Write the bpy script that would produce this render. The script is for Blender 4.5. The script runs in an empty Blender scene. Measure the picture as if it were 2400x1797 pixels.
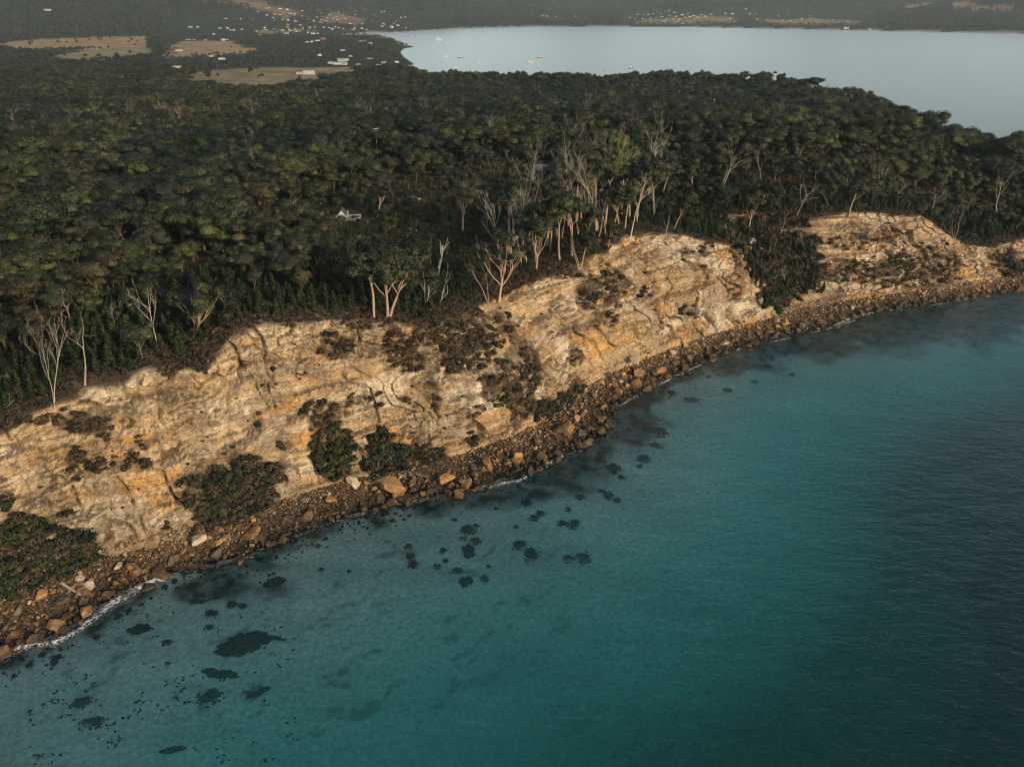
import bpy, math, random
import numpy as np
from mathutils import Vector, Matrix
from mathutils.kdtree import KDTree

SC = bpy.context.scene
COL = SC.collection
random.seed(7)
RNG = np.random.default_rng(7)

# ------------------------------------------------------------------ camera, sky, sun, exposure
CAM_H, FPX, YH = 110.0, 804.0, 5.0            # metres above the sea, focal length in pixels at 1024 wide, horizon row
PITCH = math.atan((383 - YH) / FPX)
cam_d = bpy.data.cameras.new('camera')
cam_d.sensor_width = 36.0
cam_d.lens = FPX / 1024 * 36.0
cam_d.clip_start, cam_d.clip_end = 1.0, 60000.0
cam = bpy.data.objects.new('camera', cam_d)
COL.objects.link(cam)
cam.location = (0, 0, CAM_H)
cam.rotation_euler = (math.pi / 2 - PITCH, 0, 0)
SC.camera = cam

SUN_EL, SUN_AZ = math.radians(20), math.radians(136)     # azimuth clockwise from +Y (the way the camera looks)
SUN_DIR = Vector((math.sin(SUN_AZ) * math.cos(SUN_EL), math.cos(SUN_AZ) * math.cos(SUN_EL), math.sin(SUN_EL)))
W = bpy.data.worlds.new('World')
SC.world = W
W.use_nodes = True
nt = W.node_tree
bg = nt.nodes['Background']
sky = nt.nodes.new('ShaderNodeTexSky')
sky.sky_type = 'NISHITA'
sky.sun_disc = False
sky.sun_elevation = SUN_EL
sky.sun_rotation = SUN_AZ
sky.air_density = 1.0
sky.dust_density = 0.7
sky.ozone_density = 1.0
hs = nt.nodes.new('ShaderNodeHueSaturation')
hs.inputs['Saturation'].default_value = 0.62
nt.links.new(sky.outputs[0], hs.inputs['Color'])
nt.links.new(hs.outputs[0], bg.inputs['Color'])
bg.inputs['Strength'].default_value = 0.14
sun_d = bpy.data.lights.new('sun', 'SUN')
sun_d.energy = 3.4
sun_d.angle = math.radians(1.5)
sun_d.color = (1.0, 0.76, 0.48)
sun = bpy.data.objects.new('sun', sun_d)
COL.objects.link(sun)
sun.rotation_euler = SUN_DIR.to_track_quat('Z', 'Y').to_euler()
sun.location = (0, 0, 300)
SC.view_settings.view_transform = 'Standard'
SC.view_settings.look = 'None'
SC.view_settings.exposure = 0.3
SC.view_settings.gamma = 1.0
SC.view_settings.use_curve_mapping = False
SC.render.engine = 'CYCLES'
SC.cycles.max_bounces = 6
SC.cycles.diffuse_bounces = 2
SC.cycles.glossy_bounces = 2
SC.cycles.transmission_bounces = 2
SC.cycles.transparent_max_bounces = 12
SC.cycles.volume_bounces = 0
SC.cycles.use_fast_gi = False
SC.cycles.use_denoising = True
SC.cycles.denoising_prefilter = 'ACCURATE'
SC.cycles.filter_width = 1.2

# ------------------------------------------------------------------ noise
def _h(ix, iy, iz, seed):
    h = (ix.astype(np.int64) * 374761393 + iy.astype(np.int64) * 668265263 + iz.astype(np.int64) * 2147483647 + seed * 974634767) & 0xFFFFFFFF
    h = ((h ^ (h >> 13)) * 1274126177) & 0xFFFFFFFF
    h = ((h ^ (h >> 16)) * 2246822519) & 0xFFFFFFFF
    return ((h ^ (h >> 15)) & 0xFFFFFF) / float(0xFFFFFF)

def vnoise(x, y, seed=0, z=None):
    x, y = np.broadcast_arrays(np.asarray(x, float), np.asarray(y, float))
    ix, iy = np.floor(x).astype(np.int64), np.floor(y).astype(np.int64)
    fx, fy = x - ix, y - iy
    fx = fx * fx * fx * (fx * (fx * 6 - 15) + 10)
    fy = fy * fy * fy * (fy * (fy * 6 - 15) + 10)
    o = np.zeros_like(ix)
    a = _h(ix, iy, o, seed); b = _h(ix + 1, iy, o, seed); c = _h(ix, iy + 1, o, seed); d = _h(ix + 1, iy + 1, o, seed)
    return 2 * ((a * (1 - fx) + b * fx) * (1 - fy) + (c * (1 - fx) + d * fx) * fy) - 1

def fbm(x, y, octv=4, seed=0, gain=0.5):
    s, a, t = 0.0, 1.0, 0.0
    x, y = np.asarray(x, float), np.asarray(y, float)
    for k in range(octv):
        s = s + a * vnoise(x * 2 ** k + 17.3 * k, y * 2 ** k - 9.1 * k, seed + k)
        t += a; a *= gain
    return s / t

def worley(x, y, seed=0):
    """F1, F2 and the random id of the nearest cell."""
    ix, iy = np.floor(x).astype(np.int64), np.floor(y).astype(np.int64)
    o = np.zeros_like(ix)
    f1 = np.full(x.shape, 9.0); f2 = np.full(x.shape, 9.0); cid = np.zeros(x.shape)
    for dx in (-1, 0, 1):
        for dy in (-1, 0, 1):
            cx, cy = ix + dx, iy + dy
            d = np.hypot(cx + _h(cx, cy, o, seed) - x, cy + _h(cx, cy, o + 1, seed) - y)
            r = _h(cx, cy, o + 2, seed)
            n = d < f1
            f2 = np.where(n, f1, np.minimum(f2, d)); cid = np.where(n, r, cid); f1 = np.where(n, d, f1)
    return f1, f2, cid

def sstep(a, b, x):
    t = np.clip((x - a) / (b - a), 0, 1)
    return t * t * (3 - 2 * t)

# ------------------------------------------------------------------ measuring the photograph (its width as 2212)
PS = 1024 / 2212
CP, SP = math.cos(PITCH), math.sin(PITCH)

def ray(u, v):
    dx = (np.asarray(u, float) * PS - 512) / FPX
    dy = -(np.asarray(v, float) * PS - 383) / FPX
    return dx, CP + dy * SP, -SP + dy * CP

def unproj(u, v, z=0.0):
    X, Y, Z = ray(u, v)
    t = (z - CAM_H) / Z
    return X * t, Y * t

def proj(x, y, z):
    zz = np.asarray(z, float) - CAM_H
    d = np.maximum(y * CP - zz * SP, 0.1)
    return (512 + FPX * x / d) / PS, (383 - FPX * (y * SP + zz * CP) / d) / PS, d

# ------------------------------------------------------------------ shoreline frame: s along the cliff foot, d inland
FOOT = [(-330, -110), (-250, -30), (-190, 35), (-145, 82), (-101, 124), (-88.7, 138), (-72, 148), (-54, 163), (-35.7, 173.7), (-13, 185), (-6, 190),
        (9.7, 204), (24, 225), (45.6, 247.4), (68.2, 266.2), (100.9, 287.4), (121.3, 300.5), (149.7, 311.8), (194.6, 325.6), (224.7, 339.9), (300, 362), (420, 398), (640, 440)]

def dense(P, step):
    P = np.array(P, float)
    L = np.r_[0, np.cumsum(np.hypot(*np.diff(P, axis=0).T))]
    t = np.arange(0, L[-1], step)
    return np.c_[np.interp(t, L, P[:, 0]), np.interp(t, L, P[:, 1])]

_b = dense(FOOT, 1.0)
k = np.exp(-0.5 * (np.arange(-60, 61) / 16.0) ** 2); k /= k.sum()
_bp = np.c_[np.convolve(np.pad(_b[:, 0], 60, mode='reflect', reflect_type='odd'), k, 'valid'), np.convolve(np.pad(_b[:, 1], 60, mode='reflect', reflect_type='odd'), k, 'valid')]
BL = dense(_bp, 0.5)
BT = np.gradient(BL, axis=0); BT /= np.hypot(BT[:, 0], BT[:, 1])[:, None]
BN = np.c_[-BT[:, 1], BT[:, 0]]
BS = np.arange(len(BL)) * 0.5
_kd = KDTree(len(BL) // 2 + 1)
for i in range(0, len(BL), 2):
    _kd.insert((BL[i, 0], BL[i, 1], 0), i)
_kd.balance()

def sd(x, y):
    x = np.atleast_1d(np.asarray(x, float)); y = np.atleast_1d(np.asarray(y, float))
    s = np.empty(x.shape); d = np.empty(x.shape)
    for k in range(x.size):
        i = _kd.find((x.flat[k], y.flat[k], 0))[1]
        i = min(max(i, 1), len(BL) - 2)
        ex, ey = x.flat[k] - BL[i, 0], y.flat[k] - BL[i, 1]
        s.flat[k] = BS[i] + ex * BT[i, 0] + ey * BT[i, 1]
        d.flat[k] = ex * BN[i, 0] + ey * BN[i, 1]
    return s, d

def plan(s, d):
    s = np.asarray(s, float)
    i = s / 0.5
    f = lambda A: np.interp(i, np.arange(len(BL)), A)
    return f(BL[:, 0]) + d * f(BN[:, 0]), f(BL[:, 1]) + d * f(BN[:, 1])

WPX = [(0, 1420), (130, 1365), (240, 1300), (370, 1235), (520, 1205), (700, 1130), (850, 1085), (1000, 1060), (1150, 1012), (1300, 940), (1330, 875), (1480, 797), (1600, 748), (1800, 703), (1900, 668), (2050, 648), (2212, 622)]
FPXL = [(0, 1300), (210, 1200), (400, 1165), (620, 1070), (800, 1020), (1000, 975), (1040, 960), (1180, 905), (1270, 830), (1400, 770), (1520, 725), (1680, 680), (1770, 655), (1900, 635), (2100, 612), (2212, 590)]
w_s, w_d = sd(*unproj([p[0] for p in WPX], [p[1] for p in WPX], 0.0))
f_s, f_d = sd(*unproj([p[0] for p in FPXL], [p[1] for p in FPXL], 3.5))
f_d = np.maximum(f_d, np.interp(f_s, w_s, w_d) + 5.5)
# cliff edge: picture point and the set-back it must have there; the height follows
TPX = [(0, 930, 20), (100, 880, 19), (180, 830, 19), (280, 815, 17), (370, 780, 20), (430, 795, 15), (480, 740, 18), (510, 712, 19), (600, 695, 17), (720, 690, 16), (850, 690, 15), (930, 702, 18), (1000, 676, 22),
       (1060, 650, 24), (1130, 618, 22), (1200, 590, 20), (1260, 562, 19), (1310, 540, 20), (1345, 512, 24), (1370, 505, 26), (1450, 500, 25), (1530, 520, 18), (1600, 527, 14)]
TPX2 = [(1748, 472, 22), (1800, 462, 20), (1850, 460, 18), (1920, 462, 17), (1990, 466, 17), (2025, 488, 16), (2050, 510, 15), (2090, 528, 14), (2140, 532, 15)]
t_s, t_d, t_h = [], [], []
def edge_point(u, v, back):
    best = None
    for h in np.arange(8, 56, 0.5):
        s, d = sd(*unproj(u, v, h))
        e = abs(d[0] - np.interp(s[0], f_s, f_d) - back)
        if best is None or e < best[0]:
            best = (e, s[0], d[0], h)
    return best[1:]
for P in TPX:
    r = edge_point(*P); t_s.append(r[0]); t_d.append(r[1]); t_h.append(r[2])
g0 = t_s[-1]
T2 = [edge_point(*P) for P in TPX2]
g1 = T2[0][0]
for q, dd, hh in ((0.22, 30, 27), (0.5, 47, 31), (0.78, 36, 31)):            # the wooded gully between the two cliffs
    t_s.append(g0 + (g1 - g0) * q); t_d.append(dd); t_h.append(hh)
for r in T2:
    t_s.append(r[0]); t_d.append(r[1]); t_h.append(r[2])
t_s += [t_s[-1] + 12, t_s[-1] + 40, t_s[-1] + 120, t_s[-1] + 400]; t_d += [17, 20, 24, 30]; t_h += [13, 12, 13, 12]
o = np.argsort(t_s)
t_s, t_d, t_h = np.array(t_s)[o], np.array(t_d)[o], np.array(t_h)[o]
dW = lambda s: np.interp(s, w_s, w_d)
dF = lambda s: np.interp(s, f_s, f_d)
dT = lambda s: np.interp(s, t_s, t_d)
hT = lambda s: np.interp(s, t_s, t_h)
GULLY = lambda s: np.exp(-(((s - (g0 + g1) / 2) / ((g1 - g0) * 0.42)) ** 4))
S_FAR = sd(*unproj(2212, 600, 5.0))[0][0]

# ------------------------------------------------------------------ terrain
def pip(x, y, P):
    P = np.asarray(P, float); c = np.zeros(x.shape, bool)
    j = len(P) - 1
    for i in range(len(P)):
        xi, yi, xj, yj = *P[i], *P[j]
        if yi != yj:
            c ^= ((yi > y) != (yj > y)) & (x < (xj - xi) * (y - yi) / (yj - yi) + xi)
        j = i
    return c

def edist(x, y, P):
    P = np.asarray(P, float); m = np.full(x.shape, 1e9)
    for i in range(len(P)):
        a, b = P[i - 1], P[i]
        e = b - a; L = e @ e
        t = np.clip(((x - a[0]) * e[0] + (y - a[1]) * e[1]) / max(L, 1e-9), 0, 1)
        m = np.minimum(m, np.hypot(x - a[0] - t * e[0], y - a[1] - t * e[1]))
    return m

# the bay: far shore and headland read at sea level, the near shore from the tree tops that hide it
BAY_FAR = [(2330, 74), (2212, 71.5), (1900, 66), (1600, 60.5), (1480, 58), (1300, 57), (1130, 57.5), (1000, 61), (930, 66), (880, 69), (850, 70.5), (800, 71), (745, 74.5), (738, 77), (765, 79.5), (815, 79.5),
           (850, 84), (868, 90), (880, 96), (896, 101), (874, 104), (864, 112), (874, 124), (892, 136)]
BAY_NEAR = [(930, 150, 22), (990, 158, 22), (1050, 155, 22), (1200, 166, 24), (1270, 171, 25), (1400, 162, 26), (1600, 164, 29), (1800, 180, 31), (1900, 203, 33), (1990, 244, 36), (2050, 268, 38), (2130, 285, 40), (2212, 300, 42)]
BAY = [unproj(u, v, 0) for u, v in BAY_FAR]
BAY_RIM = []
for u, v, z in BAY_NEAR:
    x, y = unproj(u, v, z); L = math.hypot(x, y)
    BAY_RIM.append((float(x), float(y), max(z - 12.0, 6.0)))
    BAY.append((x * (1 + 22 / L), y * (1 + 22 / L)))
BAY += [(420, 540), (560, 600), (900, 640), (1800, 640), (4200, 900), (6500, 2600), (4600, 3900)]
BAY = np.array([(float(a), float(b)) for a, b in BAY])

CT = []
for s in np.linspace(w_s[0] - 60, S_FAR + 60, 40):
    x, y = plan(s, dT(s) + 1.0); CT.append((float(x), float(y), float(hT(s))))
    x, y = plan(s, dT(s) + 28.0); CT.append((float(x), float(y), float(hT(s)) + 1.5 + 5 * float(sstep(g1, S_FAR, s))))
CT += [(0, 420, 40), (-150, 330, 37), (-300, 330, 36), (150, 420, 43), (-100, 560, 34), (100, 600, 33), (-350, 560, 32), (250, 760, 22), (0, 800, 22), (-200, 850, 18), (-500, 850, 18),
       (-700, 600, 26), (-396, 1300, 9), (-420, 1500, 7), (0, 1150, 10), (350, 900, 10), (150, 1150, 8), (-900, 1300, 12), (-1255, 2472, 10), (-1900, 3000, 12), (-900, 2000, 9), (-700, 2900, 8), (-400, 2200, 7),
       (-250, 1700, 7), (-2500, 2500, 20), (-1500, 1500, 16), (600, 480, 16), (-600, 300, 36), (-400, 100, 34), (-900, 3500, 9), (-1500, 3600, 14)]
CT += BAY_RIM[3:]
CT = np.array(CT)
def _tps(r2):
    return np.where(r2 > 0, 0.5 * r2 * np.log(np.maximum(r2, 1e-12)), 0)
_n = len(CT); _c = CT[:, :2] / 500.0
_K = _tps(((_c[:, None] - _c[None]) ** 2).sum(-1)) + np.eye(_n) * 1e-3
_P = np.c_[np.ones(_n), _c]
_w = np.linalg.solve(np.block([[_K, _P], [_P.T, np.zeros((3, 3))]]), np.r_[CT[:, 2], 0, 0, 0])
def tps(x, y):
    q = np.c_[x.ravel(), y.ravel()] / 500.0
    out = np.empty(len(q))
    for i in range(0, len(q), 40000):
        b = q[i:i + 40000]
        out[i:i + 40000] = _tps(((b[:, None] - _c[None]) ** 2).sum(-1)) @ _w[:_n] + _w[_n] + b @ _w[_n + 1:]
    return out.reshape(x.shape)

# hills: centre, half widths along and across, turn, height
HILLS = [(-2900, 4300, 1500, 1000, 0.10, 330), (-1500, 4650, 560, 520, -0.5, 205), (-900, 5600, 700, 600, 0.0, 220), (-250, 6350, 700, 560, 0.1, 170),
         (-3200, 8200, 3000, 1600, 0, 400), (700, 8200, 1900, 1100, 0.05, 360), (3000, 7600, 1800, 1300, 0.1, 350), (5600, 6600, 1700, 1500, 0.3, 350), (1500, 6300, 800, 520, 0.1, 120), (3100, 5200, 900, 520, -0.5, 150)]
def zland(x, y, with_bay=True):
    x = np.asarray(x, float); y = np.asarray(y, float)
    r = np.hypot(x, y)
    far = sstep(1500, 3200, r)
    z = np.clip(tps(np.where(r > 3300, x * 3300 / r, x), np.where(r > 3300, y * 3300 / r, y)), 3, 60) * (1 - far) + 9 * far
    hill = np.zeros_like(x)
    for hx, hy, a, b, rot, h in HILLS:
        c, s_ = math.cos(rot), math.sin(rot)
        ex, ey = (x - hx) * c + (y - hy) * s_, -(x - hx) * s_ + (y - hy) * c
        hill = np.maximum(hill, h * np.exp(-((ex / a) ** 2 + (ey / b) ** 2)))
    rough = fbm(x / 620, y / 620, 4, 5)
    hill = hill * (1 + 0.32 * rough)
    z = z + np.maximum(hill - 12, 0) + fbm(x / 60, y / 60, 3, 11) * 1.0
    if with_bay:
        inside = pip(x, y, BAY)
        e = edist(x, y, BAY)
        z = np.where(inside, np.maximum(-0.08 * e - 0.25, -12.0), np.minimum(z, 0.25 + 0.055 * e + np.where((y < 1400) & (x > -100), 0.9 * np.maximum(e - 4, 0), 0.16 * np.maximum(e - 25, 0))))
    return z

def surf_base(s, d):
    """Height of the shore below the cliff foot (rubble belt and sea bed) at distance d."""
    a, b = dW(s), dF(s)
    t = (d - a) / (b - a)
    up = 3.4 * np.clip(t, 0, 1.3) ** 1.15
    D = np.maximum(a - d, 0)
    slope_ = 0.36 + 1.04 * sstep(395, 500, s)
    dn = -np.minimum(0.35 + 0.65 * (1 - np.exp(-D / 5.0)) + 0.014 * D * (0.5 + slope_) + 0.0021 * np.maximum(D - 22, 0) ** 2 * (0.70 + 0.30 * slope_), 18.0)
    return np.where(t > 0, up - 0.35, dn)

def ground(x, y):
    """Height of whatever ground lies at plan points x, y (land, cliff as a straight slope, shore, sea bed)."""
    x = np.atleast_1d(np.asarray(x, float)); y = np.atleast_1d(np.asarray(y, float))
    z = np.zeros(x.shape)
    near = (np.hypot(x, y) < 700) & (x < 640)
    if near.any():
        s, d = sd(x[near], y[near])
        zl = zland(x[near], y[near])
        tt = np.clip((d - dF(s)) / np.maximum(dT(s) - dF(s), 1), 0, 1)
        zc = 3.2 + (hT(s) - 3.2) * tt
        w = sstep(0, 30, d - dT(s))
        z[near] = np.where(d > dT(s), hT(s) * (1 - w) + zl * w, np.where(d > dF(s), zc, surf_base(s, d)))
    if (~near).any():
        z[~near] = zland(x[~near], y[~near])
    return z

def hit(u, v, lo=90.0, hi=12000.0):
    """Where the line of sight through picture point u, v meets the ground."""
    X, Y, Z = ray(u, v)
    t = np.geomspace(lo, hi, 900)
    zz = CAM_H + Z * t
    g = np.maximum(ground(X * t, Y * t), 0)
    i = int(np.argmax(zz <= g))
    if zz[i] > g[i]:
        i = len(t) - 1
    a, b = t[max(i - 1, 0)], t[i]
    for _ in range(14):
        m = (a + b) / 2
        if CAM_H + Z * m <= max(float(ground(X * m, Y * m)[0]), 0): b = m
        else: a = m
    return float(X * b), float(Y * b), max(float(ground(X * b, Y * b)[0]), 0.0)

# ------------------------------------------------------------------ mesh and material helpers
def mesh_np(name, V, F, mats=(), smooth=True, midx=None, attrs=None):
    """V (n,3); F list of integer arrays (m,3) or (m,4)."""
    me = bpy.data.meshes.new(name)
    V = np.asarray(V, np.float32)
    F = [np.asarray(f, np.int32) for f in (F if isinstance(F, (list, tuple)) else [F]) if len(f)]
    me.vertices.add(len(V)); me.vertices.foreach_set('co', V.ravel())
    nl = sum(f.size for f in F); nf = sum(len(f) for f in F)
    me.loops.add(nl); me.polygons.add(nf)
    me.loops.foreach_set('vertex_index', np.concatenate([f.ravel() for f in F]))
    tot = np.concatenate([np.full(len(f), f.shape[1], np.int32) for f in F])
    me.polygons.foreach_set('loop_start', np.r_[0, np.cumsum(tot)[:-1]].astype(np.int32))
    me.polygons.foreach_set('loop_total', tot)
    if midx is not None:
        me.polygons.foreach_set('material_index', np.asarray(midx, np.int32))
    for m in mats: me.materials.append(m)
    me.update(calc_edges=True)
    me.polygons.foreach_set('use_smooth', np.full(nf, bool(smooth)))
    for k, a in (attrs or {}).items():
        a = np.asarray(a, np.float32)
        if a.ndim == 1:
            me.attributes.new(k, 'FLOAT', 'POINT').data.foreach_set('value', a)
        else:
            c = np.c_[a, np.ones(len(a), np.float32)] if a.shape[1] == 3 else a
            me.attributes.new(k, 'FLOAT_COLOR', 'POINT').data.foreach_set('color', np.ascontiguousarray(c, np.float32).ravel())
    return me

def obj(name, me, parent=None, loc=None):
    o = bpy.data.objects.new(name, me)
    COL.objects.link(o)
    if parent is not None: o.parent = parent
    if loc is not None: o.location = loc
    return o

def tag(o, label=None, cat=None, group=None, kind=None):
    if label: o['label'] = label
    if cat: o['category'] = cat
    if group: o['group'] = group
    if kind: o['kind'] = kind
    return o

def grid_faces(n, m, off=0):
    i = np.arange(n - 1)[:, None] * m + np.arange(m - 1)[None]
    i = i.ravel() + off
    return np.c_[i, i + m, i + m + 1, i + 1]

class NT:
    def __init__(s, name):
        s.m = bpy.data.materials.new(name); s.m.use_nodes = True
        s.t = s.m.node_tree; s.t.nodes.clear()
        s.out = s.t.nodes.new('ShaderNodeOutputMaterial')
    def n(s, typ, **kw):
        x = s.t.nodes.new('ShaderNode' + typ)
        ins = kw.pop('ins', {})
        for k, v in kw.items(): setattr(x, k, v)
        for k, v in ins.items(): s.set(x.inputs[k], v)
        return x
    def set(s, sock, v):
        if isinstance(v, bpy.types.NodeSocket): s.t.links.new(v, sock)
        elif isinstance(v, bpy.types.Node): s.t.links.new(v.outputs[0], sock)
        elif hasattr(v, '__len__') and len(v) == 3 and sock.type == 'RGBA': sock.default_value = (*v, 1)
        else: sock.default_value = v
    def mix(s, f, a, b, typ='MIX'):
        x = s.n('Mix', data_type='RGBA', blend_type=typ)
        s.set(x.inputs[0], f); s.set(x.inputs[6], a); s.set(x.inputs[7], b)
        return x.outputs[2]
    def math(s, op, a, b=0.0):
        x = s.n('Math', operation=op); s.set(x.inputs[0], a); s.set(x.inputs[1], b); return x.outputs[0]
    def noise(s, scale, detail=3, vec=None, rough=0.55):
        x = s.n('TexNoise', ins={'Scale': scale, 'Detail': detail, 'Roughness': rough})
        if vec is not None: s.set(x.inputs['Vector'], vec)
        return x.outputs['Fac']
    def ramp(s, f, *stops):
        x = s.n('ValToRGB'); s.set(x.inputs[0], f)
        e = x.color_ramp.elements
        while len(e) < len(stops): e.new(0.5)
        for q, (p, c) in zip(e, stops):
            q.position = p; q.color = (*c, 1) if hasattr(c, '__len__') else (c, c, c, 1)
        return x.outputs[0]
    def attr(s, name):
        return s.n('Attribute', attribute_name=name)
    def pos(s):
        return s.n('NewGeometry').outputs['Position']
    def scaled(s, vec, sc):
        x = s.n('Mapping'); s.set(x.inputs[0], vec); x.inputs['Scale'].default_value = sc; return x.outputs[0]
    def bump(s, h, strength=0.5, dist=0.1):
        x = s.n('Bump', ins={'Strength': strength, 'Distance': dist}); s.set(x.inputs['Height'], h); return x.outputs[0]
    def princ(s, color, rough=0.8, normal=None, spec=0.3, **ins):
        x = s.n('BsdfPrincipled'); s.set(x.inputs['Base Color'], color); s.set(x.inputs['Roughness'], rough)
        s.set(x.inputs['Specular IOR Level'], spec)
        if normal is not None: s.set(x.inputs['Normal'], normal)
        for k, v in ins.items(): s.set(x.inputs[k], v)
        return x
    def done(s, sh):
        s.t.links.new(sh if isinstance(sh, bpy.types.NodeSocket) else sh.outputs[0], s.out.inputs['Surface'])
        return s.m

# ------------------------------------------------------------------ fields and clearings (picture outlines laid onto the land)
def land_poly(P):
    return np.array([hit(u, v, 500)[:2] for u, v in P])
FIELDS = [
    ('straw', land_poly([(0, 92), (60, 86), (130, 81), (325, 78), (322, 100), (300, 104), (120, 110), (60, 112), (0, 108)])),
    ('vine', land_poly([(118, 118), (180, 110), (320, 101), (336, 122), (240, 134), (110, 136)])),
    ('straw', land_poly([(372, 97), (400, 88), (500, 88), (520, 101), (548, 104), (545, 114), (480, 119), (352, 126)])),
    ('pasture', land_poly([(380, 190), (425, 152), (560, 146), (640, 145), (780, 148), (776, 168), (700, 184), (600, 204), (470, 208)])),
    ('brown', land_poly([(430, 0), (560, 0), (610, 12), (652, 24), (620, 40), (600, 34), (560, 20)])),
    ('brown', land_poly([(690, 36), (720, 26), (800, 38), (780, 52), (700, 50)])),
    ('straw', land_poly([(1958, 14), (2020, 9), (2100, 13), (2190, 14), (2195, 19), (2080, 21)])),
    ('pasture', land_poly([(1370, 44), (1500, 36), (1580, 38), (1600, 47), (1480, 51), (1370, 51)])),
    ('pasture', land_poly([(1640, 45), (1760, 39), (1860, 46), (1850, 52), (1680, 53)])),
    ('pasture', land_poly([(560, 66), (680, 62), (690, 68), (570, 73)])),
]

# ------------------------------------------------------------------ terrain: one sheet from the cliff edge to the far range
az = np.radians(np.arange(-66, 66.01, 0.15))
rr = np.geomspace(70, 12500, 360)
A, R = np.meshgrid(az, rr, indexing='ij')
TX, TY = R * np.sin(A), R * np.cos(A)
nearm = (R < 760) & (TX < 660)
TS = np.full(TX.shape, -1.0); TD = np.full(TX.shape, 999.0)
TS[nearm], TD[nearm] = sd(TX[nearm], TY[nearm])
TZ = zland(TX, TY)
h_e = hT(TS); w = sstep(0, 30, TD - dT(TS))
TZ = np.where(nearm & (TD > -40), h_e * (1 - w) + TZ * w, TZ)
TZ = np.where(nearm & (TD < dT(TS) + 10), TZ - 0.6, TZ)
fac = grid_faces(len(az), len(rr))
okv = (TD > dT(TS) + 3.0).ravel()
fac = fac[okv[fac].all(1)]
used = np.zeros(TX.size, bool); used[fac.ravel()] = True
remap = np.cumsum(used) - 1
tcol = np.zeros(TX.shape + (3,)) + np.where(R[..., None] < 700, np.array((0.042, 0.036, 0.021)), np.array((0.030, 0.036, 0.022)))
nz_ = fbm(TX / 35, TY / 35, 4, 31)
FCOL = {'straw': (0.29, 0.205, 0.11), 'vine': (0.22, 0.19, 0.10), 'pasture': (0.21, 0.168, 0.09), 'brown': (0.17, 0.115, 0.07)}
field = np.zeros(TX.shape)
for kind_, P in FIELDS:
    m = pip(TX + 26 * fbm(TX / 70, TY / 70, 3, 36), TY + 60 * fbm(TX / 70, TY / 70, 3, 37), P)
    field[m] = 1
    tcol[m] = np.array(FCOL[kind_]) * (1 + 0.45 * nz_[m])[:, None]
dbay = edist(TX[R > 400], TY[R > 400], BAY)
bd = np.full(TX.shape, 1e6); bd[R > 400] = dbay
beach = (bd < 26) & (TY > 2600) & (TX > -700)
tcol[beach] = (0.34, 0.30, 0.24)
t = NT('land_cover')
c = t.attr('tint').outputs['Color']
n1 = t.noise(0.35, 5, t.pos()); n2 = t.noise(0.03, 4, t.pos())
c = t.mix(1.0, c, t.ramp(n1, (0.25, 0.45), (0.75, 1.45)), 'MULTIPLY')
c = t.mix(1.0, c, t.ramp(n2, (0.3, 0.75), (0.7, 1.2)), 'MULTIPLY')
M_LAND = t.done(t.princ(c, 0.95, t.bump(n1, 0.6, 0.5), 0.05))
V = np.c_[TX.ravel(), TY.ravel(), TZ.ravel()][used]
tag(obj('terrain', mesh_np('terrain', V, [remap[fac]], [M_LAND], True, attrs={'tint': tcol.reshape(-1, 3)[used]})), kind='structure')

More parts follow.
